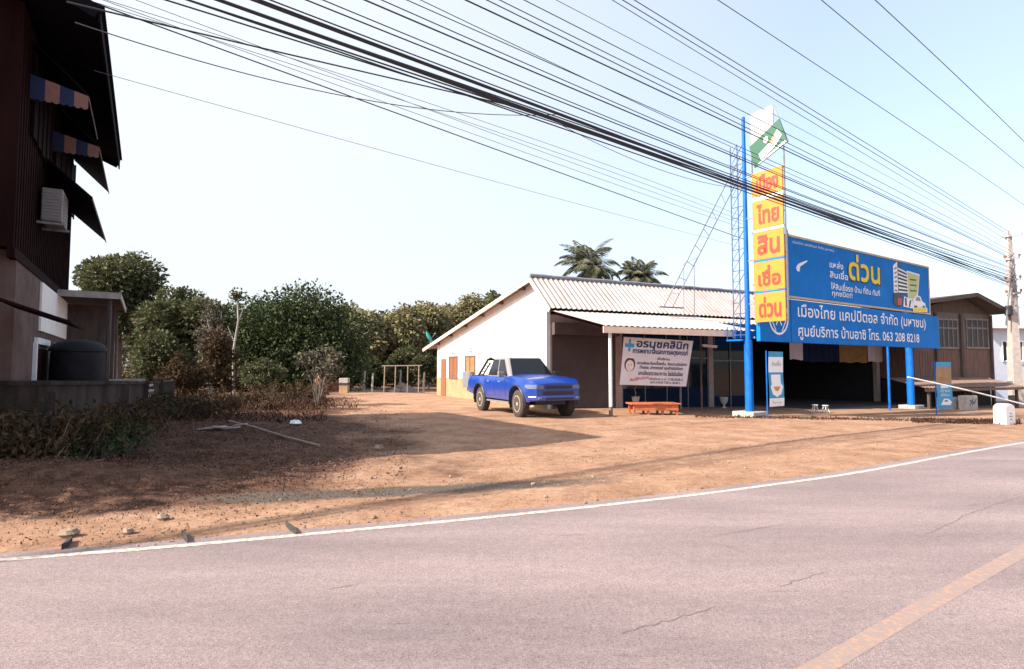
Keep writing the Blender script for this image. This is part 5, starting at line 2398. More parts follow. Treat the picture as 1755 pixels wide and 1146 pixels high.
# utility pole
up0 = at(1742, 690, 30)
up0.z = terrain(up0.x, up0.y)
ut = thing('utility_pole', 'tapered concrete utility pole hung with cables at the road edge', 'utility pole', up0)
ztp = at(1742, 395, 30).z
mb = MB()
mb.prism([up0 + V3((.26 * a, .2 * b, -.3)) for a, b in ((-1, -1), (1, -1), (1, 1), (-1, 1))], UP * .01)
i = len(mb.v)
for z_, w_ in ((-.3, .26), (ztp - up0.z, .10)):
    for a, b in ((-1, -1), (1, -1), (1, 1), (-1, 1)):
        mb.v.append(up0 + V3((a * w_, b * w_ * .8, z_)))
for k in range(4):
    mb.f.append([i + k, i + (k + 1) % 4, i + 4 + (k + 1) % 4, i + 4 + k])
    mb.m.append(0)
mb.f.append([i + 4, i + 5, i + 6, i + 7])
mb.m.append(0)
mb.build('shaft', M_CONCP, ut)
for z_ in (ztp - .3, ztp - 1.5, ztp - 2.6, ztp - 3.3):
    mb = MB()
    mb.box(V3((up0.x - .05, up0.y - .2, z_)), .9 if z_ > ztp - 1 else .6, .09, .11, N, U, UP)
    arm = mb.build('cross_arm', M_STEEL, ut)
    for q in (-.3, 0, .3):
        mb = MB()
        mb.lathe(V3((up0.x - .05, up0.y - .2, z_ + .055)) + N * q, [(.03, 0), (.06, .04), (.04, .07), (.06, .11), (.03, .15)], 10)
        mb.build('insulator', M_BRICK if z_ < ztp - 1 else M_FOLI, arm)
mb = MB()
for s_ in (-1, 1):
    mb.beam(up0 + V3((.7 * s_ * .5 - .25, -.28, 3.6 - up0.z)), V3((up0.x, up0.y - .24, ztp - 1.2)), .05)
for k in range(6):
    z_ = 4.3 + k * .55
    w_ = .30 * (1 - k / 7)
    mb.tube([V3((up0.x - w_, up0.y - .27, z_)), V3((up0.x + w_ * .6, up0.y - .27, z_ + .25))], .025, 5)
mb.build('cable_bracket', M_STEEL, ut)
mb = MB()
mb.lathe(V3((up0.x - .35, up0.y - .2, ztp - 4.2)), [(.15, -.25), (.17, -.2), (.17, .2), (.12, .27)], 12)
mb.build('splice_box', M_BLACK, ut)
# ------------------------------------------------------------------ cables
WD = V3((0.79, 0.61, 0)).normalized()
WP0 = V3((up0.x, up0.y - .1, 0))


def cable(px, r, label, group=None, base=None, s_end=None, name='power_cable', m=None, s0=-56, ext=9):
    """a sagging cable through the given sight points on the upright plane of the pole line"""
    b = base or WP0
    pts = []
    for x, y in px:
        p = on_plane(x, y, b, WD)
        pts.append(((p - b).dot(WD), p.z))
    # least squares parabola
    n = len(pts)
    sm_ = sum(s for s, z in pts) / n
    raw = pts
    pts = [(s - sm_, z) for s, z in pts]
    S = [sum(s ** k for s, z in pts) for k in range(5)]
    T = [sum(z * s ** k for s, z in pts) for k in range(3)]
    if n >= 3:
        Mx = Matrix(((S[0], S[1], S[2]), (S[1], S[2], S[3]), (S[2], S[3], S[4])))
        c = Mx.inverted() @ V3(T)
    else:
        (sa, za), (sb, zb) = pts
        k = (zb - za) / (sb - sa)
        c = V3((za - k * sa, k, 0))
    e = 0.0 if s_end is None else s_end
    st = min(s for s, z in raw)
    beg = max(s0, st - ext)
    out = []
    N_ = 44
    for k in range(N_ + 1):
        s = beg + (e - beg) * k / N_
        q = b + WD * s
        t = s - sm_
        out.append(V3((q.x, q.y, c[0] + c[1] * t + c[2] * t * t)))
    mb = MB()
    mb.tube(out, r, 5)
    o = mb.build(name, m or M_WIRE, smooth=True, origin=out[-1])
    return tag(o, label, 'cable', group)


G_UP = 'upper cables to the utility pole'
G_BU = 'cables of the dark bundle'
G_LO = 'thin cables below the dark bundle'
LU = 'thin single power cable running above the dark bundle to the utility pole'
cable([(1086, 0), (1300, 129), (1475, 240), (1737, 402)], .010, 'topmost cable reaching the tip of the utility pole')
cable([(1065, 0), (1300, 138), (1446, 232), (1737, 407)], .010, 'second cable under the tip of the utility pole')
cable([(1050, 0), (1300, 153), (1737, 417)], .008, LU, G_UP)
cable([(954, 0), (1300, 182), (1737, 426)], .006, LU, G_UP)
cable([(899, 0), (1284, 196), (1737, 432)], .009, LU, G_UP)
cable([(857, 0), (1272, 206), (1737, 438)], .009, LU, G_UP)
cable([(835, 0), (1272, 215), (1737, 442)], .010, LU, G_UP)
cable([(799, 0), (1272, 222), (1342, 255), (1739, 446)], .014, 'thick single power cable crossing just under the white top panel of the sign')
cable([(694, 0), (920, 96), (1272, 254), (1739, 456)], .008, LU, G_UP)
cable([(730, 0), (920, 100), (1270, 258), (1739, 458)], .007, LU, G_UP)
cable([(627, 0), (920, 126), (1263, 270), (1739, 462)], .013, LU, G_UP)
cable([(655, 0), (920, 117), (1263, 266), (1739, 460)], .009, LU, G_UP)
cable([(518, 0), (920, 153), (1210, 274), (1739, 468)], .011, LU, G_UP)
cable([(548, 0), (920, 147), (1210, 270), (1739, 466)], .009, LU, G_UP)
LB = 'black cable in the dense dark bundle crossing from the upper corner to the utility pole'
rb = random.Random(3)
bund = [((450, 0), (920, 180), (1155, 272), (1300, 318), (1739, 474), .016), ((473, 0), (920, 176), (1155, 268), (1300, 312), (1739, 470), .011),
        ((366, 0), (520, 47), (900, 184), (1155, 276), (1739, 480), .020), ((370, 0), (520, 49), (905, 188), (1155, 279), (1739, 484), .014),
        ((360, 0), (520, 45), (900, 181), (1155, 270), (1739, 477), .012), ((315, 0), (520, 63), (900, 187), (1155, 277), (1739, 487), .013),
        ((263, 0), (520, 69), (905, 190), (1155, 280), (1739, 490), .011), ((366, 0), (520, 50), (900, 186), (1155, 281), (1739, 482), .012),
        ((440, 0), (920, 184), (1155, 274), (1300, 322), (1739, 492), .016), ((362, 0), (905, 186), (1200, 296), (1345, 349), (1739, 487), .016),
        ((300, 0), (900, 189), (1200, 300), (1345, 356), (1739, 494), .012)]
for *p, r in bund:
    cable(p, r, LB, G_BU)
LL = 'thin lower cable drooping across the open sky below the dark bundle'
cable([(172, 14), (308, 53), (520, 98), (811, 165), (905, 188)], .011, 'cable that leaves the roof corner of the wooden house and joins the dark bundle', s_end=-32.2, ext=.3)
LBASE = PB - N * 1.5
cable([(172, 16), (320, 57), (520, 131), (892, 274), (1271, 408)], .013, 'bold lowest cable passing behind the sign ladder', s_end=2.5, base=LBASE, ext=.3)
cable([(180, 8), (520, 118), (860, 228), (1271, 378)], .006, LL, G_LO, m=M_WIREB, s_end=2.5, base=LBASE, ext=.3)
cable([(185, 2), (530, 107), (860, 220), (1271, 370)], .006, LL, G_LO, m=M_WIREB, s_end=2.5, base=LBASE, ext=.3)
cable([(200, 10), (520, 122), (860, 248), (1271, 390)], .006, LL, G_LO, m=M_WIREB, s_end=2.5, base=LBASE, ext=.3)
cable([(240, 2), (530, 112), (860, 234), (1271, 383)], .006, LL, G_LO, m=M_WIREB, s_end=2.5, base=LBASE, ext=.3)
cable([(185, 55), (360, 112), (520, 147), (643, 178), (892, 191), (950, 200)], .007, 'thin sagging cable under the roof corner cables', m=M_WIREB, s_end=-31.4, ext=0.3, name='telephone_cable')
cable([(185, 130), (520, 216), (860, 316), (1271, 423)], .005, 'faint straight cable, lowest over the open lot', m=M_WIREB, s_end=2.5, base=LBASE, name='telephone_cable', ext=0.2)
cable([(960, 214), (1085, 270), (1193, 312), (1271, 322)], .006, 'short slack cable hanging under the dark bundle near the sign pole', m=M_WIREB, s_end=-25.3, name='telephone_cable', s0=-31.8, ext=0)
# high lines nearer the road
for (px, d_, lab) in ((((1220, -7), (1300, 45), (1480, 164), (1755, 351)), 27, 'lowest of the three widely spaced high cables near the upper corner of the sky'),
                      (((1408, 0), (1500, 76), (1600, 160), (1755, 288)), 22, 'middle one of the three widely spaced high cables near the upper corner of the sky'),
                      (((1500, 0), (1566, 60), (1660, 150), (1755, 242)), 19, 'highest of the three widely spaced high cables near the upper corner of the sky')):
    b = at(1755, px[-1][1], d_)
    cable(px, .009, lab, base=V3((b.x, b.y, 0)), s_end=25)

# ------------------------------------------------------------------ trees


def leaf_quad(mb, c, d, n, L, W, mi=0):
    """one leaf: a four sided blade with a bend"""
    s = d.cross(n)
    if s.length < 1e-4:
        return
    s = s.normalized() * W / 2
    mb.face([c, c + d * L * .5 + s - n * .02, c + d * L, c + d * L * .5 - s - n * .02], mi)


def rvec(r):
    while True:
        v = V3((r.uniform(-1, 1), r.uniform(-1, 1), r.uniform(-1, 1)))
        if .05 < v.length < 1:
            return v.normalized()


def tree(name, label, base, top, rx, crown0, n, L, m, seed, group=None, bark=None, clumps=26, trunk_r=.22, ragged=.35, ry=None, droop=.25, cat='tree', shape=1.0, core=.55, boxy=0.0):
    """a tapered trunk with limbs carrying leaf clumps spread through an uneven crown"""
    r = random.Random(seed)
    base = V3((base.x, base.y, terrain(base.x, base.y)))
    t = thing(name, label, cat, base, group)
    ry = ry or rx
    zc, hz = (top + crown0) / 2, (top - crown0) / 2
    cl = []
    for k in range(clumps):
        v = rvec(r)
        q = r.uniform(.35, 1.0) ** .6 * (1 - .2 * ragged)
        if boxy:
            pw = 2 + boxy
            v = v / (abs(v.x) ** pw + abs(v.y) ** pw + abs(v.z) ** pw) ** (1 / pw)
        zz = v.z * q
        wv = (1 - max(0, zz) ** 2 * (1 - shape) * .7)
        p = V3((base.x + v.x * q * rx * .80 * wv, base.y + v.y * q * ry * .80 * wv, zc + zz * hz * .82))
        cl.append((p, r.uniform(.22, .42) * min(rx, hz * 1.2) * (1 + r.uniform(-ragged, ragged))))
    mb = MB()
    bend = V3((r.uniform(-.3, .3), r.uniform(-.3, .3), 0))
    zt = crown0 + (top - crown0) * .45
    spine = [base + V3((0, 0, -.2)), base + bend * .3 + V3((0, 0, (zt - base.z) * .35)), base + bend + V3((0, 0, (zt - base.z) * .7)), base + bend * 1.2 + V3((0, 0, zt - base.z))]
    mb.tube(spine, [trunk_r * 1.25, trunk_r, trunk_r * .75, trunk_r * .45], 8)
    for p, cr_ in cl[:max(6, clumps // 2)]:
        st = spine[1].lerp(spine[3], r.uniform(.2, 1))
        md = st.lerp(p, .5) + V3((0, 0, .25 * (p - st).length * .5))
        mb.tube([st, md, p], [trunk_r * .4, trunk_r * .25, trunk_r * .08], 5)
    mb.build('trunk', bark or M_BARK, t, smooth=True)
    mb = MB()
    tot = sum(c[1] ** 2 for c in cl)
    n, L = int(n * 2.6), L * .64
    for p, cr_ in cl:
        k = int(n * cr_ ** 2 / tot)
        for _ in range(k):
            v = rvec(r)
            q = r.uniform(core, 1.12)
            c = p + V3((v.x * cr_ * q, v.y * cr_ * q, v.z * cr_ * q * .8))
            d = (v + rvec(r) * .9 + V3((0, 0, -droop))).normalized()
            nn = (V3((0, 0, 1)) * .6 + rvec(r)).normalized()
            l_ = L * r.uniform(.45, 1.5)
            leaf_quad(mb, c, d, nn, l_, l_ * .6)
    mb.build('crown', m, t)
    return t


def tpos(px, d):
    p = at(px, 640, d)
    return V3((p.x, p.y, 0))


def hgt(py, d):
    return at(877, py, d).z


def rpx(w, d):
    return w / F * d


GT = 'trees along the back of the lot'
tree('broadleaf_tree', 'tall spreading grey green tree rising behind the shed roof', tpos(200, 44), hgt(432, 44), rpx(78, 44), hgt(575, 44), 7500, .42, M_LEAFM, 11, GT, clumps=34, trunk_r=.3, ragged=.5)
tree('broadleaf_tree', 'lower dark leafy tree beside the shed roof, under the spreading grey green one', tpos(258, 40), hgt(492, 40), rpx(44, 40), hgt(620, 40), 3600, .34, M_LEAFD, 12, GT, clumps=14, trunk_r=.2)
tree('broadleaf_tree', 'olive dark tree standing between the shed and the bare grey trunk', tpos(318, 36), hgt(484, 36), rpx(86, 36), hgt(650, 36), 9500, .34, M_LEAFM, 13, GT, clumps=30, trunk_r=.22, ragged=.45)
tree('round_tree', 'dense dark green dome shaped tree, the broadest in the lot', tpos(507, 37), hgt(494, 37), rpx(118, 37), hgt(690, 37), 22000, .30, M_LEAFD, 14, None, clumps=170, trunk_r=.3, ragged=.08, ry=rpx(90, 37), shape=1.0, boxy=.7)
tree('bushy_tree', 'yellow green bush at the foot of the olive tree near the shed', tpos(275, 27), hgt(556, 27), rpx(48, 27), hgt(680, 27), 3600, .22, M_LEAFM, 15, None, clumps=34, trunk_r=.1, cat='bush', ragged=.7, core=.2)
tree('bushy_tree', 'bright yellow leafed bush glowing between two dark trees', tpos(412, 40), hgt(585, 40), rpx(45, 40), hgt(650, 40), 2600, .24, M_LEAFY, 16, None, clumps=18, trunk_r=.1, cat='bush')
tree('climber_tree', 'ragged brown grey tree smothered in dry creeper on a pale trunk', tpos(362, 27), hgt(474, 27), rpx(34, 27), hgt(680, 27), 2300, .20, M_LEAFG, 17, None, bark=M_BARKG, clumps=42, trunk_r=.22, ragged=.95, core=.0, shape=.2)
tree('climber_tree', 'dull brown dry shrub crowding the pale creeper trunk', tpos(376, 25.5), hgt(540, 25.5), rpx(32, 25.5), hgt(690, 25.5), 1500, .2, M_LEAFB, 18, None, clumps=30, trunk_r=.1, ragged=.95, cat='bush', core=.0, shape=.2)
tree('bushy_tree', 'low brown leafed bush before the olive tree', tpos(318, 25), hgt(592, 25), rpx(44, 25), hgt(690, 25), 1700, .2, M_LEAFB, 19, None, clumps=26, trunk_r=.08, cat='bush', core=.0, ragged=.9)
tree('bushy_tree', 'brown leafed undershrub below the dome tree, left of the sapling'.replace(', left of the sapling', ' beside the sapling'), tpos(445, 31), hgt(610, 31), rpx(40, 31), hgt(672, 31), 2200, .2, M_LEAFM, 20, None, clumps=18, trunk_r=.08, cat='bush', core=.3)
tree('added_shade_tree', 'unseen dense leafy tree added before the dark wooden house to shade the lot', V3((-10.1, 6.5, 0)), 5.4, 2.7, 1.3, 9000, .24, M_LEAFD, 99, None, clumps=40, trunk_r=.2, ragged=.25)  # out of view, added so its shadow darkens the leaf-strewn lot
for px, d, py, w, m, lab in ((392, 50, 512, 44, M_LEAFM, 'dark olive tree filling the dip beside the thin bare tree'), (345, 48, 498, 46, M_LEAFM, 'dark olive tree just behind the creeper covered tree'),
                             (245, 52, 520, 40, M_LEAFG, 'dusty grey green tree glimpsed past the shed roof corner'), (452, 48, 505, 50, M_LEAFD, 'dark tree close behind the shoulder of the dome tree')):
    tree('broadleaf_tree', lab, tpos(px, d), hgt(py, d), rpx(w, d), hgt(655, d), 4200, .40, m, int(px), GT, clumps=34, trunk_r=.2, ragged=.5, core=.4)
feather = [(585, 52, 517, 34, M_LEAFM, 'feathery tree whose pale top shows just behind the dome tree'), (622, 50, 532, 34, M_LEAFO, 'olive brown feathery tree next behind the dome tree'),
           (655, 56, 548, 30, M_LEAFM, 'short green feathery tree in the dip of the tree line'), (690, 52, 528, 36, M_LEAFO, 'brownish olive thin leaved tree over the wooden gate frame'),
           (733, 55, 520, 36, M_LEAFM, 'green feathery tree just above the satellite dish'), (770, 60, 518, 34, M_LEAFO, 'yellow green feathery tree behind the low eave of the white house'),
           (800, 62, 500, 32, M_LEAFO, 'tall yellow green bamboo like tree above the white house roof'), (846, 66, 497, 26, M_LEAFM, 'small treetop peeping over the slope of the white house roof')]
for k, (px, d, py, w, m, lab) in enumerate(feather):
    tree('feathery_tree', lab, tpos(px, d), hgt(py - 20, d), rpx(w * 1.15, d), hgt(650, d), 6500, .52, M_LEAFO if k in (0, 3, 4) else m, 30 + k, GT, clumps=52, trunk_r=.16, ragged=.85, shape=.3, core=.1, droop=.7)
under = [(600, 44, 590, 30, M_LEAFD, 'dark understory bush beside the dome tree'), (640, 43, 605, 30, M_LEAFM, 'mid green understory bush behind the brick stack'), (690, 43, 590, 34, M_LEAFM, 'understory bush behind the wooden gate frame'),
         (735, 42, 600, 28, M_LEAFM, 'understory bush at the back corner of the white house')]
for k, (px, d, py, w, m, lab) in enumerate(under):
    tree('understory_bush', lab, tpos(px, d), hgt(py, d), rpx(w, d), hgt(668, d), 2600, .26, m, 60 + k, None, clumps=20, trunk_r=.08, cat='bush', core=.35)

# far thicket closing the view behind the lot
r = random.Random(77)
mb = MB()
for k in range(16000):
    px = r.uniform(-60, 860)
    d = r.uniform(58, 75)
    p = at(px, 640, d)
    topz = 5.2 + 1.8 * mnoise.noise(V3((p.x * .25, 0, 5)))
    c = V3((p.x, p.y, r.uniform(-.6, topz)))
    l_ = .55 * r.uniform(.6, 1.3)
    leaf_quad(mb, c, rvec(r), rvec(r), l_, l_ * .6)
tag(mb.build('thicket', M_LEAFM), kind='stuff')

# bare branch with a tuft, and the pale sapling
p = tpos(402, 29)
bt = thing('bare_tree', 'thin bare tree with one leafy tuft near its tip', 'tree', V3((p.x, p.y, terrain(p.x, p.y))))
z_ = hgt(498, 29)
mb = MB()
b0 = V3((p.x, p.y, -.2))
mb.tube([b0, V3((p.x - .1, p.y, 2.2)), V3((p.x + .12, p.y, 3.8)), V3((p.x, p.y, z_))], [.08, .065, .05, .02], 6)
mb.tube([V3((p.x + .1, p.y, 3.6)), V3((p.x + .35, p.y, 4.4))], [.035, .012], 5)
mb.tube([V3((p.x, p.y, 2.6)), V3((p.x - .4, p.y, 3.5))], [.035, .012], 5)
mb.build('trunk', M_BARKG, bt, smooth=True)
mb = MB()
r = random.Random(4)
for k in range(150):
    c = V3((p.x, p.y, z_ - .25)) + rvec(r) * r.uniform(0, .42)
    leaf_quad(mb, c, rvec(r), rvec(r), .2, .1)
mb.build('crown', M_LEAFM, bt)

p = tpos(545, 22)
sp_ = thing('sapling', 'pale broad leaved sapling with forked grey stems at the edge of the lot', 'sapling', V3((p.x, p.y, terrain(p.x, p.y))))
mb = MB()
r = random.Random(8)
tips = []
for k in range(9):
    a = r.uniform(0, 6.28)
    b0 = V3((p.x, p.y, -.1))
    t1 = b0 + V3((.25 * math.cos(a), .25 * math.sin(a), r.uniform(.8, 1.3)))
    t2 = t1 + V3((r.uniform(.2, .6) * math.cos(a), .5 * math.sin(a), r.uniform(.5, 1.25)))
    mb.tube([b0, t1, t2], [.035, .025, .01], 5)
    tips += [t1.lerp(t2, .4), t2, t2, t1.lerp(t2, .8)]
mb.build('stems', M_BARK, sp_, smooth=True)
mb = MB()
for c in tips:
    for _ in range(16):
        q = c + rvec(r) * r.uniform(.03, .30)
        leaf_quad(mb, q, (rvec(r) + V3((0, 0, -.5))).normalized(), (UP * .8 + rvec(r)).normalized(), .2, .12)
mb.build('leaves', M_LEAFG, sp_)


# ------------------------------------------------------------------ coconut palms
def palm(label, px, py, d, cr, seed):
    r = random.Random(seed)
    c = at(px, py, d)
    b = V3((c.x + .8, c.y, terrain(c.x, c.y)))
    t = thing('coconut_palm', label, 'palm tree', b, 'palms behind the white house')
    mb = MB()
    pts = [V3((b.x + (c.x - b.x) * (k / 8) ** 1.6, c.y, b.z - .2 + (c.z - b.z) * k / 8)) for k in range(9)]
    mb.tube(pts, [.26 - .014 * k for k in range(9)], 8)
    mb.build('trunk', M_BARKG, t, smooth=True)
    for k in range(38):
        a = 2 * math.pi * k / 38 * 7.0 + r.uniform(-.15, .15)
        el = (1.40, 1.1, .75, .35, 0.0, -.35)[k % 6] + r.uniform(-.12, .12)
        L = cr * r.uniform(.85, 1.12)
        d0 = V3((math.cos(a), math.sin(a), 0))
        rach = []
        p = V3(c)
        ang = el
        n = 12
        for j in range(n + 1):
            rach.append(V3(p))
            dd = d0 * math.cos(ang) + UP * math.sin(ang)
            p = p + dd * (L / n)
            ang -= (.085 + .035 * (1 - abs(el) / 1.5)) * (1 + j / n)
        mb = MB()
        mb.tube(rach, [.05 * (1 - .85 * j / n) + .006 for j in range(n + 1)], 4)
        sd_ = d0.cross(UP)
        for j in range(1, n * 4):
            f = j / 4
            i0_ = min(int(f), n - 1)
            q = rach[i0_].lerp(rach[i0_ + 1], f - i0_)
            tan = (rach[i0_ + 1] - rach[i0_]).normalized()
            ll = cr * .24 * math.sin(math.pi * min(1, .12 + .88 * f / n) ** .8) + .10
            for s in (-1, 1):
                dv = (sd_ * s * .75 + tan * .55 + V3((0, 0, -.5 - .3 * r.random()))).normalized()
                leaf_quad(mb, q, dv, tan, ll * 1.15, .10)
        mb.build('frond', M_PALM, t)
    for k in range(7):
        a = r.uniform(0, 6.28)
        mb = MB()
        mb.rock(c + V3((.3 * math.cos(a), .3 * math.sin(a), -.35)), .17, k, 1.1)
        mb.build('coconut', M_SHUTY, t, smooth=True)
    return t


palm('taller coconut palm behind the ridge of the white house', 1010, 460, 62, 4.3, 1)
palm('shorter coconut palm behind the ridge, next to the taller one', 1098, 478, 60, 3.2, 2)

# ------------------------------------------------------------------ back of the lot: gate frame, posts, heaps
gA, gB = gnd(658, 673), gnd(717, 674)
gf_ = thing('gate_frame', 'spindly pale wooden gate frame at the back of the lot', 'frame', gA)
ht = on_plane(687, 627, gA, V3((1, 0, 0))).z
for p in (gA, gB, gA + V3((.55, .5, 0)), gB + V3((-.75, .5, 0))):
    mb = MB()
    mb.tube([p - UP * .1, V3((p.x + .03, p.y, ht))], .038, 6)
    mb.build('post', M_WOODP, gf_)
mb = MB()
mb.tube([V3((gA.x - .15, gA.y, ht)), V3((gB.x + .2, gB.y, ht + .03))], .03, 6)
mb.build('crossbar', M_WOODP, gf_)
for px, pyb, pyt, lab in ((624, 671, 636, 'thin leaning post beside the brick column'), (686, 668, 635, 'white post standing inside the gate frame'), (726, 674, 638, 'pale post between the gate frame and the white house'), (638, 672, 640, 'grey post between the brick column and the gate frame')):
    p = gnd(px, pyb)
    zt_ = on_plane(px, pyt, p, V3((1, 0, 0))).z
    mb = MB()
    mb.tube([p - UP * .1, V3((p.x, p.y, (p.z + zt_) / 2)), V3((p.x + .04, p.y, zt_))], [.07, .065, .055], 7)
    mb.tube([V3((p.x + .04, p.y, zt_)), V3((p.x + .04, p.y, zt_ + .03))], [.06, .03], 7)
    tag(mb.build('fence_post', M_CONC, origin=p), lab, 'post')
p = gnd(690, 672)
mb = MB()
r = random.Random(9)
N_, K_ = 28, 9
for j in range(K_ + 1):
    for i in range(N_):
        a = 2 * math.pi * i / N_
        q = j / K_
        rr = q * (1.25 + .12 * mnoise.noise(V3((math.cos(a) * 2, math.sin(a) * 2, 1))))
        z_ = .62 * (1 - q) ** 1.1 + .06 * mnoise.noise(V3((rr * 5 * math.cos(a), rr * 5 * math.sin(a), 2)))
        mb.v.append(p + V3((rr * math.cos(a), rr * .8 * math.sin(a), max(z_, -.03))))
for j in range(K_):
    for i in range(N_):
        i2 = (i + 1) % N_
        mb.f.append([j * N_ + i, (j + 1) * N_ + i, (j + 1) * N_ + i2, j * N_ + i2])
        mb.m.append(0)
tag(mb.build('gravel_heap', M_SOOT, smooth=True, origin=p), 'dark gravel heap under the gate frame', 'gravel heap')
# brick column and stack
p = gnd(590, 673)
bc = thing('brick_column', 'pale rendered brick stub with a dark cap at the back of the lot', 'brick column', p)
h_ = on_plane(590, 648, p, V3((1, 0, 0))).z - p.z
mb = MB()
mb.obox(p + V3((-.25, -.2, -.1)), (.5, 0, 0), (0, .4, 0), UP * (h_ * .55 + .1))
mb.build('shaft', M_CREAM, bc, bevel=.02)
mb = MB()
mb.obox(p + V3((-.27, -.22, h_ * .551)), (.54, 0, 0), (0, .44, 0), UP * h_ * .12)
mb.build('dark_band', M_SOOT, bc)
mb = MB()
mb.obox(p + V3((-.26, -.21, h_ * .672)), (.52, 0, 0), (0, .42, 0), UP * h_ * .34)
mb.build('cap', M_CONC, bc, bevel=.02)
p = gnd(573, 671)
bs = thing('brick_stack', 'low stack of red bricks next to the pale brick stub', 'bricks', p)
r = random.Random(2)
for row in range(7):
    for c_ in range(4):
        mb = MB()
        mb.box(p + V3((-.33 + c_ * .23 + r.uniform(-.02, .02), r.uniform(-.03, .03), .05 + row * .105)), .21, .42, .095)
        mb.build('brick', M_BRICK, bs)
p = gnd(549, 677)
mb = MB()
prof = [(.42, -.1), (.38, .15), (.30, .5), (.27, .8), (.18, 1.02), (.02, 1.1)]
mb.lathe(p, prof, 16)
r = random.Random(6)
for v in mb.v:
    k = .13 * mnoise.noise(v * 2.7)
    v.x += k
    v.y += k * .7
tag(mb.build('termite_mound', M_MUD, smooth=True, origin=p), 'reddish brown earth mound standing at the edge of the drive', 'earth mound')
# low brown wall under the creeper tree
a, b = gnd(376, 672), gnd(438, 668)
zt_ = on_plane(400, 636, a, (b - a).normalized()).z
rw = thing('ruined_wall', 'short rough brown wall under the creeper covered tree', 'wall', a)
mb = MB()
d_ = (b - a)
d_.z = 0
mb.obox(a - UP * .2, d_, V3((-d_.y, d_.x, 0)).normalized() * .2, UP * (zt_ - a.z + .2))
mb.build('masonry', M_BRICK, rw)
mb = MB()
mb.obox(a + UP * (zt_ - a.z + .002) - V3((-d_.y, d_.x, 0)).normalized() * .03, d_, V3((-d_.y, d_.x, 0)).normalized() * .26, UP * .06)
mb.build('coping', M_CONCD, rw)

# ------------------------------------------------------------------ small things on the lot
# broken boards and a long stick
p = gnd(378, 740)
r = random.Random(12)
labs = ['longest broken grey board lying in the dead leaves', 'broken grey board tipped against the others', 'small broken board chip beside the long stick', 'flat broken board at the near end of the scatter', 'broken board end poking from the leaves']
for k in range(5):
    q = gnd(352 + k * 15, 738 + r.uniform(-4, 4)) + UP * (.05 + .02 * k)
    mb = MB()
    a = r.uniform(-.4, .5)
    t_ = r.uniform(-.12, .18)
    mb.box(q, r.uniform(.3, .62), r.uniform(.12, .22), .03, (math.cos(a), math.sin(a), t_), (-math.sin(a), math.cos(a), 0), (0, 0, 1))
    tag(mb.build('broken_board', M_CONC, origin=q), labs[k], 'board', 'broken boards in the dead leaves')
a, b = gnd(392, 731), gnd(548, 767)
mb = MB()
mb.tube([a + UP * .14, a.lerp(b, .35) + UP * .12, a.lerp(b, .7) + UP * .06, b + UP * .04], [.03, .032, .028, .02], 6)
tag(mb.build('stick', M_WOODP, smooth=True, origin=a), 'long thin pale stick lying across the dead leaves', 'stick')
p = gnd(650, 772)
mb = MB()
mb.rock(p + UP * .05, .085, 3, .8)
tag(mb.build('rock', M_STONE, smooth=True, origin=p), 'fist sized pale rock alone on the bare dirt at the shadow edge', 'rock')
p = gnd(506, 729)
mb = MB()
mb.rock(p + UP * .06, .17, 5, .5)
tag(mb.build('plastic_bag', M_SIGNW, smooth=True, origin=p), 'crumpled white plastic bag on the shaded dirt', 'plastic bag')
for k, (px, py, s) in enumerate(((118, 921, .075), (278, 891, .06), (220, 915, .05))):
    p = gnd(px, py)
    mb = MB()
    mb.rock(p + UP * s * .5, s, 20 + k, .7)
    tag(mb.build('rock', M_STONE, origin=p), ('dark angular rock near the end of the white line', 'flat pale stone on the gravel shoulder', 'half buried stone beside the dark angular rock')[k], 'rock')
# broken concrete lips along the shoulder
for k, (pa, pb2, lab) in enumerate((((105, 942), (120, 928), 'broken kerb chip at the gravel shoulder beside the dark rock'), ((311, 916), (317, 930), 'upright broken kerb chip in the middle of the shoulder'), ((489, 901), (504, 916), 'broken kerb chip where the shoulder narrows'))):
    a, b = gnd(*pa), gnd(*pb2)
    mb = MB()
    mb.prism([a, a.lerp(b, .4) + V3((.03, 0, 0)), b + V3((.02, .0, 0)), b.lerp(a, .3) + V3((-.02, .03, 0))], UP * .045)
    tag(mb.build('kerb_chip', M_SOOT, origin=a), lab, 'kerb chip', 'broken kerb chips')
# litter of dead leaves, twigs and stones: nobody could count them
r = random.Random(21)
mb = MB()
cnt = 0
while cnt < 17000:
    d = 4.9 + 17 * r.random() ** 1.5
    px = r.uniform(-40, 700)
    p = at(px, 640, d)
    x, y = p.x, p.y
    if edge_dist(x, y) < .25 or r.random() > litter_amount(x, y):
        continue
    if (V3((x, y, 0)) - wp).dot(eo) < 1.3 and (V3((x, y, 0)) - wp).dot(ed_) > 0:
        continue
    z = terrain(x, y) + .02 + .30 * math.exp(-(((x + 6.0) / 1.9) ** 2 + ((y - 7.4) / 1.0) ** 2))
    n = (UP * 1.2 + rvec(r)).normalized()
    dd = rvec(r)
    dd.z *= .3
    l_ = r.uniform(.015, .05) * (2.0 if r.random() < .05 else 1) * min(1, d / 9)
    leaf_quad(mb, V3((x, y, z + r.uniform(0, .05))), dd.normalized(), n, l_, l_ * .5)
    cnt += 1
tag(mb.build('leaf_litter', M_LITTER), kind='stuff')
mb = MB()
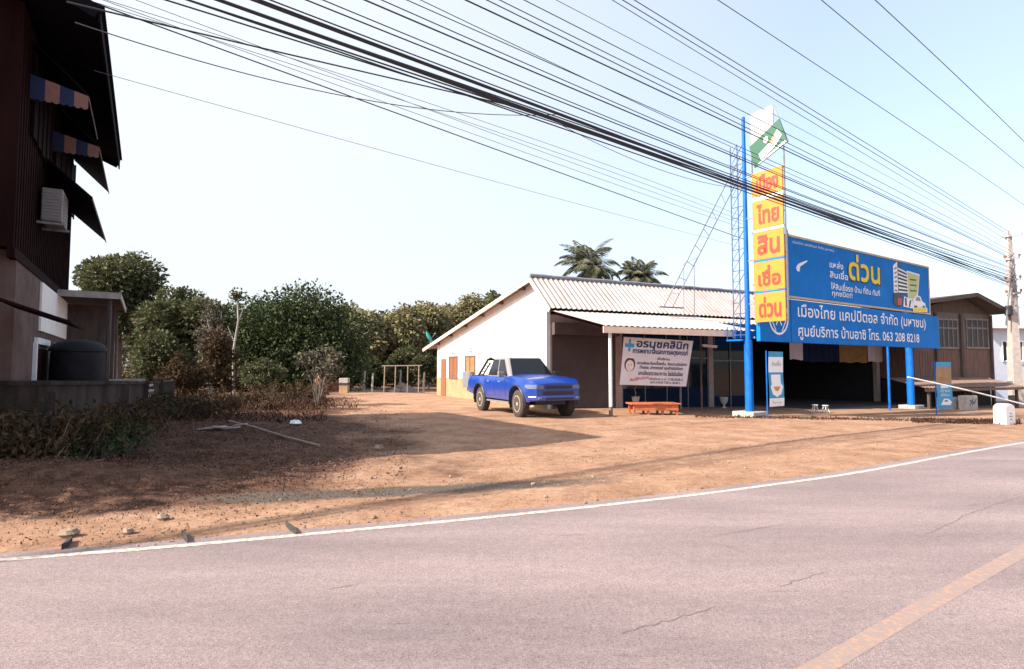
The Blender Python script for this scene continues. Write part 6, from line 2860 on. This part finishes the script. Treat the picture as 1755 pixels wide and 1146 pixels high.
for k in range(1700):
    px = r.uniform(-40, 1740)
    p0_ = EDGE[r.randrange(20, len(EDGE) - 20)]
    off = r.random() ** 1.7 * 4.0 + .12
    i = r.randrange(18, len(EDGE) - 24)
    q = EDGE[i] - EN[i] * off
    x, y = q.x + r.uniform(-.3, .3), q.y + r.uniform(-.3, .3)
    if edge_dist(x, y) < .05:
        continue
    s = r.uniform(.004, .014) if r.random() < .97 else r.uniform(.014, .03)
    mb.rock(V3((x, y, terrain(x, y) + s * .3 + .012 * smooth01(.1, .7, edge_dist(x, y)))), s, k, .7)
tag(mb.build('gravel', M_STONE), kind='stuff')
# loose stones over the bare dirt
mb = MB()
for k in range(1500):
    p = at(r.uniform(380, 1700), 640, 7.5 + 11 * r.random())
    if edge_dist(p.x, p.y) < .4 or (p - A).dot(FN) < 3.2 and p.x > 1:
        continue
    q_ = r.uniform(.006, .018)
    mb.rock(V3((p.x, p.y, terrain(p.x, p.y) + .012 + q_ * .3)), q_, k, .7)
tag(mb.build('pebble_gravel', M_STONE), kind='stuff')
# dry grass along the wall and round the brush
mb = MB()
for k in range(14000):
    u = r.random()
    if u < .5:
        px, d = r.uniform(60, 560), r.uniform(15.5, 30)
    elif u < .75:
        px, d = r.gauss(500, 40), r.uniform(20, 27)
    elif u < .9:
        px, d = r.uniform(1560, 1745), r.uniform(17.5, 19.5)
    else:
        px, d = r.uniform(1190, 1600), r.uniform(18.2, 19.0)
    p = at(px, 640, d)
    h = r.uniform(.06, .26) * (1 if u < .75 else .5)
    b = V3((p.x, p.y, terrain(p.x, p.y)))
    lean = V3((r.uniform(-1.3, 1.3), r.uniform(-1.3, 1.3), 1)).normalized()
    sd_ = lean.cross(rvec(r)).normalized() * .008
    mb.face([b - sd_, b + sd_, b + lean * h * .6 + sd_ * .6 + V3((r.uniform(-.04, .04), 0, 0)), b + lean * h])
for k in range(9000):
    px, d = r.uniform(-20, 500), 6.8 + 9 * r.random()
    p = at(px, 640, d)
    if r.random() > litter_amount(p.x, p.y) or mnoise.noise(V3((p.x * 1.1, p.y * 1.1, 9))) < -.05:
        continue
    if (V3((p.x, p.y, 0)) - wp).dot(eo) < 1.3 and (V3((p.x, p.y, 0)) - wp).dot(ed_) > 0:
        continue
    h = r.uniform(.04, .17)
    b = V3((p.x, p.y, terrain(p.x, p.y) + .01))
    lean = V3((r.uniform(-1.6, 1.6), r.uniform(-1.6, 1.6), 1)).normalized()
    sd_ = lean.cross(rvec(r)).normalized() * .004
    mb.face([b - sd_, b + sd_, b + lean * h * .6 + sd_ * .6, b + lean * h])
tag(mb.build('dry_grass', M_GRASS), kind='stuff')


def brush(label, px, d, w, h, seed, m):
    r = random.Random(seed)
    p = tpos(px, d)
    p.z = terrain(p.x, p.y)
    t = thing('dry_shrub', label, 'shrub', p, 'dry shrubs at the lot edge')
    mb = MB()
    tips = []
    for k in range(46):
        a = r.uniform(0, 6.28)
        q = p + V3((r.uniform(-.5, .5) * w, r.uniform(-.4, .4) * w, -.05))
        e_ = q + V3((math.cos(a) * .35, math.sin(a) * .35, r.uniform(.5, 1.0) * h))
        mb.tube([q, q.lerp(e_, .5) + V3((r.uniform(-.08, .08), 0, .05)), e_], [.014, .010, .004], 4)
        tips += [q.lerp(e_, .6), e_, q.lerp(e_, .85)]
    mb.build('twigs', M_WOODR, t)
    mb = MB()
    for c in tips:
        for _ in range(9):
            leaf_quad(mb, c + rvec(r) * r.uniform(0, .2), rvec(r), rvec(r), r.uniform(.06, .14), .05)
    mb.build('foliage', m, t)


brush('reddish dry shrub at the far end of the leaf strewn ground', 495, 22.5, 1.7, 1.05, 1, M_LEAFB)
brush('brown dry shrub in front of the short rough wall', 415, 20.5, 1.8, .8, 2, M_LEAFB)
brush('low tangled dry shrub beside the boundary wall', 300, 19, 2.0, .75, 3, M_LEAFB)
brush('small dry shrub by the reddish earth mound', 535, 25.5, 1.0, .7, 4, M_LEAFB)
brush('dark weedy shrub at the foot of the boundary wall', 215, 15.5, 1.8, .7, 5, M_LEAFD)

brush('dark weedy shrub against the near face of the boundary wall', 30, 8.05, 1.3, .75, 6, M_LEAFB)
brush('low dark weeds at the corner of the boundary wall', 120, 8.6, 1.3, .6, 7, M_LEAFD)
brush('tangled brown weeds half way along the boundary wall', 190, 11.2, 1.5, .8, 8, M_LEAFB)

for k, (px, d, w, h, lab) in enumerate(((-40, 8.1, 1.2, .8, 'dry brown weeds at the road end of the boundary wall'), (75, 8.3, 1.0, .95, 'tall dry weeds hugging the corner of the boundary wall'), (150, 9.9, 1.3, .9, 'tall brown weeds along the long face of the boundary wall'), (225, 13.5, 1.6, .8, 'brown scrub where the boundary wall meets the plank stack'), (265, 16.5, 1.8, .9, 'dry scrub heap between the plank stack and the brown bush'), (350, 17.5, 1.8, .6, 'low brown scrub beyond the broken boards'))):
    brush(lab, px, d, w, h, 40 + k, M_LEAFB)
